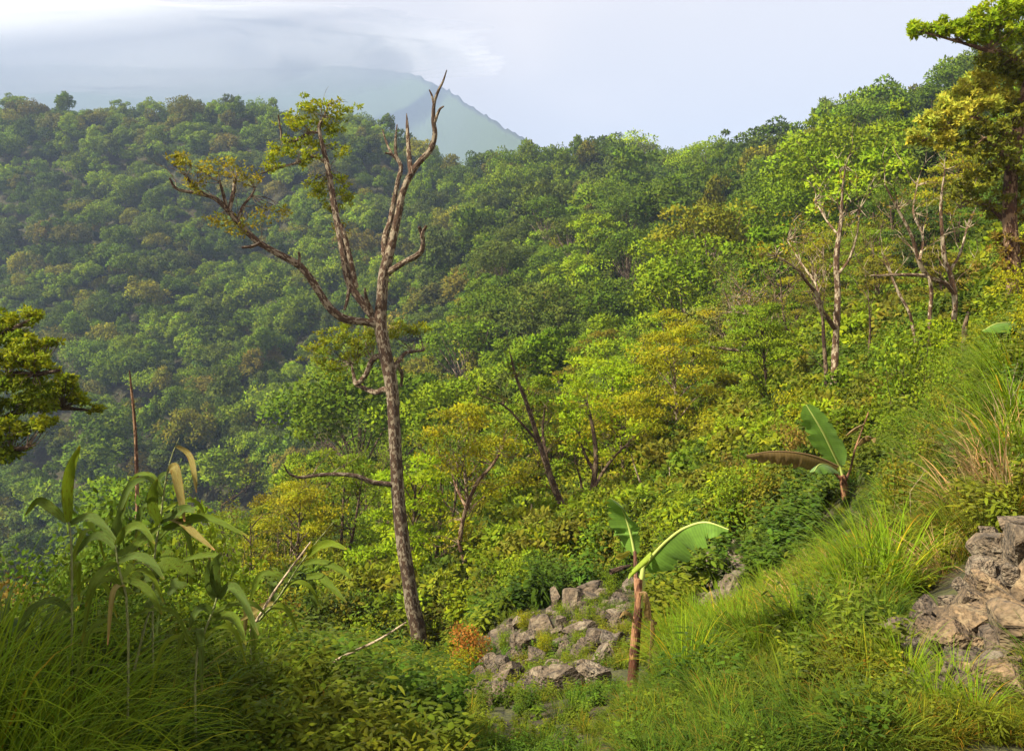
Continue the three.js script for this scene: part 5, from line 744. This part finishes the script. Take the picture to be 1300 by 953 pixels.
reed('leafy broad reed low among the dark sedge', 3.3, [[160, 760], [150, 720], [146, 690]], [[1, 15, [147, 695], [130, 680, 0.1], [112, 684, 0.2], [95, 705, 0.3]], [0, 14, [147, 692], [160, 672, -0.1], [178, 668, -0.2], [196, 690, -0.3]], [1, 14, [150, 712], [170, 705, -0.1], [190, 712, -0.2], [208, 735, -0.3]], [0, 13, [150, 715], [135, 720, -0.1], [118, 740, -0.2], [108, 770, -0.2]], [1, 16, [148, 700], [146, 680, 0.1], [150, 660, 0.1], [158, 645, 0.1]], [0, 12, [155, 735], [175, 740, -0.1], [192, 755, -0.2], [205, 780, -0.2]]]);
{ // broad lobed vine leaves
  const d = 3.5, base = at(195, 790, d), o = thing('vine', 'vine with rough broad lobed leaves hanging between the reeds', 'vine', base), g = new Geo();
  limb(g, [[170, 850], [185, 790], [200, 735], [180, 715], [160, 720]].map(([a, b]) => at(a, b, d).sub(base)), [0.006, 0.005, 0.004, 0.003, 0.003], 5, { seed: 4 }); mesh('stem', g, reedStem, o);
  [[213, 712, 22, 0.3], [182, 732, 20, -0.4], [165, 726, 16, 0.6], [222, 742, 14, -0.2], [150, 748, 16, 0.2], [196, 760, 14, 0.5], [237, 722, 12, 0.8]].forEach(([px, py, rp, turn], i) => {
    const q = new Geo(), c = at(px, py, d - 0.05 - i * 0.02).sub(base), R = rp * d / F, nrm = V(Math.sin(turn) * 0.5, 0.75, 0.6).normalize(), sx = V(1, 0, 0).addScaledVector(nrm, -nrm.x).normalize(), sy = V().crossVectors(nrm, sx), N = 20; q.vert(c, nrm, [1, 1, 1], 0.5, 0.5);
    for (let k = 0; k <= N; k++) { const a = k / N * 6.2832 + turn, rr = R * (0.72 + 0.28 * Math.cos(a * 3 + turn) + 0.05 * Math.cos(a * 11)); q.vert(c.clone().addScaledVector(sx, Math.cos(a) * rr).addScaledVector(sy, Math.sin(a) * rr).addScaledVector(nrm, -rr * 0.25), nrm, [1, 1, 1], 0.5 + Math.cos(a) / 2, 0.5 + Math.sin(a) / 2); }
    for (let k = 1; k <= N; k++) q.i.push(0, k, k + 1); const geo = q.build(); geo.computeVertexNormals(); mesh('leaf', geo, reedMat[i % 2], o);
  });
}
{
  const r = rng(64), sedge = [0, 1].map((i) => makeTuft(960 + i, { n: 230, len: 0.85, w: 0.009, R: 0.16, droop: 2.3, seg: 8, dry: 0.02, pitch: 1.2 }));
  for (const [px, d, s] of [[15, 2.9, 0.95], [70, 3.1, 0.95], [-45, 2.8, 1], [110, 2.9, 0.8], [40, 2.6, 0.75], [140, 3.3, 0.8], [-20, 3.4, 1.1], [95, 3.5, 0.95], [-110, 3, 1]]) clumpOf(sedge[Math.floor(r() * 2)], sedgeGrass, px, d, s, r() * 6.28, 'sedge_clump', 'drooping fine bladed sedge clump in the shade below the reeds', 'grass', 'sedge below the reeds');
  for (const [px, d, s] of [[235, 3.6, 0.3], [270, 3.8, 0.32], [300, 3.9, 0.32], [330, 4.2, 0.36], [290, 4.4, 0.4]]) clumpOf(longTufts[Math.floor(r() * 3)], grassMat, px, d, s, r() * 6.28, 'grass_clump', 'bright grass clump in the hollow below the slender reed', 'grass', 'grass below the slender reed');
}
{
  const r = rng(71), broad = [0, 1, 2].map((i) => makeTuft(980 + i, { n: 44, len: 0.5, w: 0.024, R: 0.12, droop: 1.9, seg: 7, dry: 0.05, pitch: 1.15 }));
  for (const [px, d, s, m] of [[60, 3.7, 1.1, 0], [105, 3.9, 1.1, 1], [150, 3.6, 0.95, 0], [180, 3.9, 1.1, 1], [215, 4, 1.05, 0], [245, 3.7, 0.8, 1], [130, 3.3, 0.8, 1], [190, 3.4, 0.75, 0], [20, 3.9, 1.1, 0], [-30, 4, 1.1, 1], [275, 4.2, 0.8, 0], [225, 3.3, 0.6, 1], [300, 4.4, 0.8, 1], [165, 3, 0.6, 1], [90, 4.4, 1.3, 0], [160, 4.5, 1.3, 0], [230, 4.6, 1.2, 0], [40, 4.5, 1.3, 1]]) clumpOf(broad[Math.floor(r() * 3)], reedMat[m], px, d, s * 1.15, r() * 6.28, 'broad_grass_clump', m ? 'blue green broad bladed grass clump at the feet of the reeds' : 'green broad bladed grass clump at the feet of the reeds', 'grass', m ? 'blue green broad grass' : 'green broad grass');
}
// dry stalks and sticks
function stick(label, d, pts, w, mat = dryWood, name = 'dry_stalk', category = 'stalk') { const base = at(pts[0][0], pts[0][1], d), g = new Geo(); limb(g, pts.map(([a, b, dd]) => at(a, b, d + (dd ?? 0)).sub(base)), [w, w * 0.85, w * 0.5], 6, { seed: pts[0][0], per: 5, knobble: 0.05 }); const o = mesh(numbered(name), g, mat); o.position.copy(base); scene.add(o); mark(o, label, category); }
stick('pale dead stalk crossing the slender reed', 4.4, [[318, 800], [350, 748, -0.1], [394, 688, -0.2]], 0.008);
stick('straw coloured stalk lying low over the weeds below the slender reed', 4.6, [[372, 868], [430, 836, -0.1], [480, 812, -0.2], [515, 790, -0.4]], 0.008);
stick('short broken stick lying on the rubble', 12.8, [[668, 803], [690, 808, 0.1], [702, 812, 0.2]], 0.045, dryWood, 'stick', 'stick');
stick('small fallen branch on the slope behind the banana leaf', 14.5, [[775, 726], [790, 721, 0.1], [800, 718, 0.2]], 0.05, darkBark, 'stick', 'stick');
// a bushy little tree just beside us on the valley side, whose shade lies over the sedge
{ const p = makeLayered(990, { H: 3, R: 1.75, sprays: 120, per: 320, L: 0.13, W: 0.07, flat: 0.5, gap: 0, low: 0.45 }), o = thing('layered_tree', 'dense small tree beside the viewpoint shading the sedge', 'tree', V(-4.7, ground(-4.7, -1.5) - 0.2, -1.5)); mesh('trunk', p.wood, darkBark, o); mesh('crown', p.crown, LEAFMAT.green, o); }
// thicket of taller shrubs on the slope beyond the banana plants
{
  const r = rng(202), mats = ['leafy', 'lime', 'yellow', 'green', 'leafy', 'olive', 'brown', 'green'];
  for (let i = 0; i < 95; i++) {
    const d = 13.5 + 16 * r(), px = 840 + 480 * r(), m = mats[Math.floor(r() * 8)], s = 0.45 + r() * 0.5;
    if (px > 1010 && px < 1140 && d < 15.5) continue;
    if (px > 1190 && d < 17) continue;
    if (px > 1030 && px < 1085 && d < 21) continue;
    shrub(Math.floor(r() * 3), LEAFMAT[m], px, d, s, r() * 6.28, COLOURWORD[m] + (s > 0.75 ? ' tall' : s < 0.58 ? ' small' : ' rounded') + ' shrub in the thicket on the slope behind the banana plants', COLOURWORD[m] + ' thicket shrubs', 0.8 + r() * 0.7);
  }
}
{
  const r = rng(303), mats = ['leafy', 'green', 'olive', 'leafy', 'yellow'];
  for (let i = 0; i < 30; i++) { const px = 1130 + 190 * r(), d = 8.5 + 8.5 * r(), m = mats[Math.floor(r() * 5)], s = 0.22 + r() * 0.25; shrub(Math.floor(r() * 3), LEAFMAT[m], px, d, s, r() * 6.28, COLOURWORD[m] + (s > 0.36 ? ' fuller' : ' small') + ' shrub in the tangle of grass on the bank', COLOURWORD[m] + ' bank shrubs', 0.8 + r() * 0.8); }
  for (const [px, d, s, m] of [[105, 4.6, 0.42, 'green'], [140, 5, 0.45, 'leafy'], [185, 4.7, 0.42, 'green'], [230, 5, 0.4, 'leafy'], [270, 4.8, 0.36, 'green'], [65, 5, 0.45, 'green'], [310, 5.4, 0.38, 'leafy'], [205, 4.1, 0.24, 'green'], [165, 4.1, 0.26, 'leafy'], [120, 4, 0.26, 'green'], [255, 4.2, 0.22, 'green']]) shrub(Math.floor(r() * 3), LEAFMAT[m], px, d, s, r() * 6.28, COLOURWORD[m] + (d < 4.5 ? ' low bush tangled in between the reed stems' : ' leafy bush just behind the reeds'), COLOURWORD[m] + ' bushes by the reeds', 0.85 + r() * 0.3);
  for (let i = 0; i < 16; i++) { const px = 1120 + 190 * r(), d = 8 + 8 * r(), p = onGround(px, d), h = 0.25 + r() * 0.35, g = new Geo(); grow(g, new Geo(), r, V(0, -0.05, 0), V((r() - 0.5) * 0.6, 1, (r() - 0.5) * 0.6).normalize(), h, 0.006, 1, { kids: 2, leaves: 0, crook: 0.2 }); const o = mesh(numbered('dry_stalk'), g, dryWood); o.position.copy(p); scene.add(o); mark(o, (h > 0.42 ? 'tall' : 'short') + ' thin branching dry stalk standing in the bank grass', 'stalk', 'dry stalks on the bank'); }
}
// tall shrubs crowding the sedge on its sunward side
for (const [x, z, s, sy] of [[-2.9, -2.2, 0.75, 1.5], [-3.2, -3, 0.8, 1.5], [-2.75, -1.5, 0.7, 1.4], [-3.3, -3.9, 0.85, 1.3]]) { const o = thing('shrub', 'tall dense shrub crowding the sedge on its sunward side', 'shrub', V(x, ground(x, z) - 0.05, z), x * 3, 'shrubs beside the sedge'); o.scale.set(s, s * sy, s); mesh('stems', shrubs[0].wood, darkBark, o); mesh('foliage', shrubs[0].crown, LEAFMAT.green, o); }
for (const [px, d, s, m] of [[665, 13.6, 0.2, 'yellow'], [715, 13.2, 0.22, 'leafy'], [640, 11.6, 0.18, 'leafy'], [690, 10.6, 0.17, 'yellow'], [750, 12.4, 0.2, 'leafy'], [735, 10.2, 0.16, 'leafy'], [612, 12.4, 0.2, 'olive'], [775, 14.6, 0.24, 'leafy'], [660, 9.4, 0.15, 'olive']]) shrub(1, LEAFMAT[m], px, d, s, px, COLOURWORD[m] + ' little shrub sprouting between the stones of the rubble', COLOURWORD[m] + ' shrubs in the rubble', 1.1);
renderer.render(scene, camera);
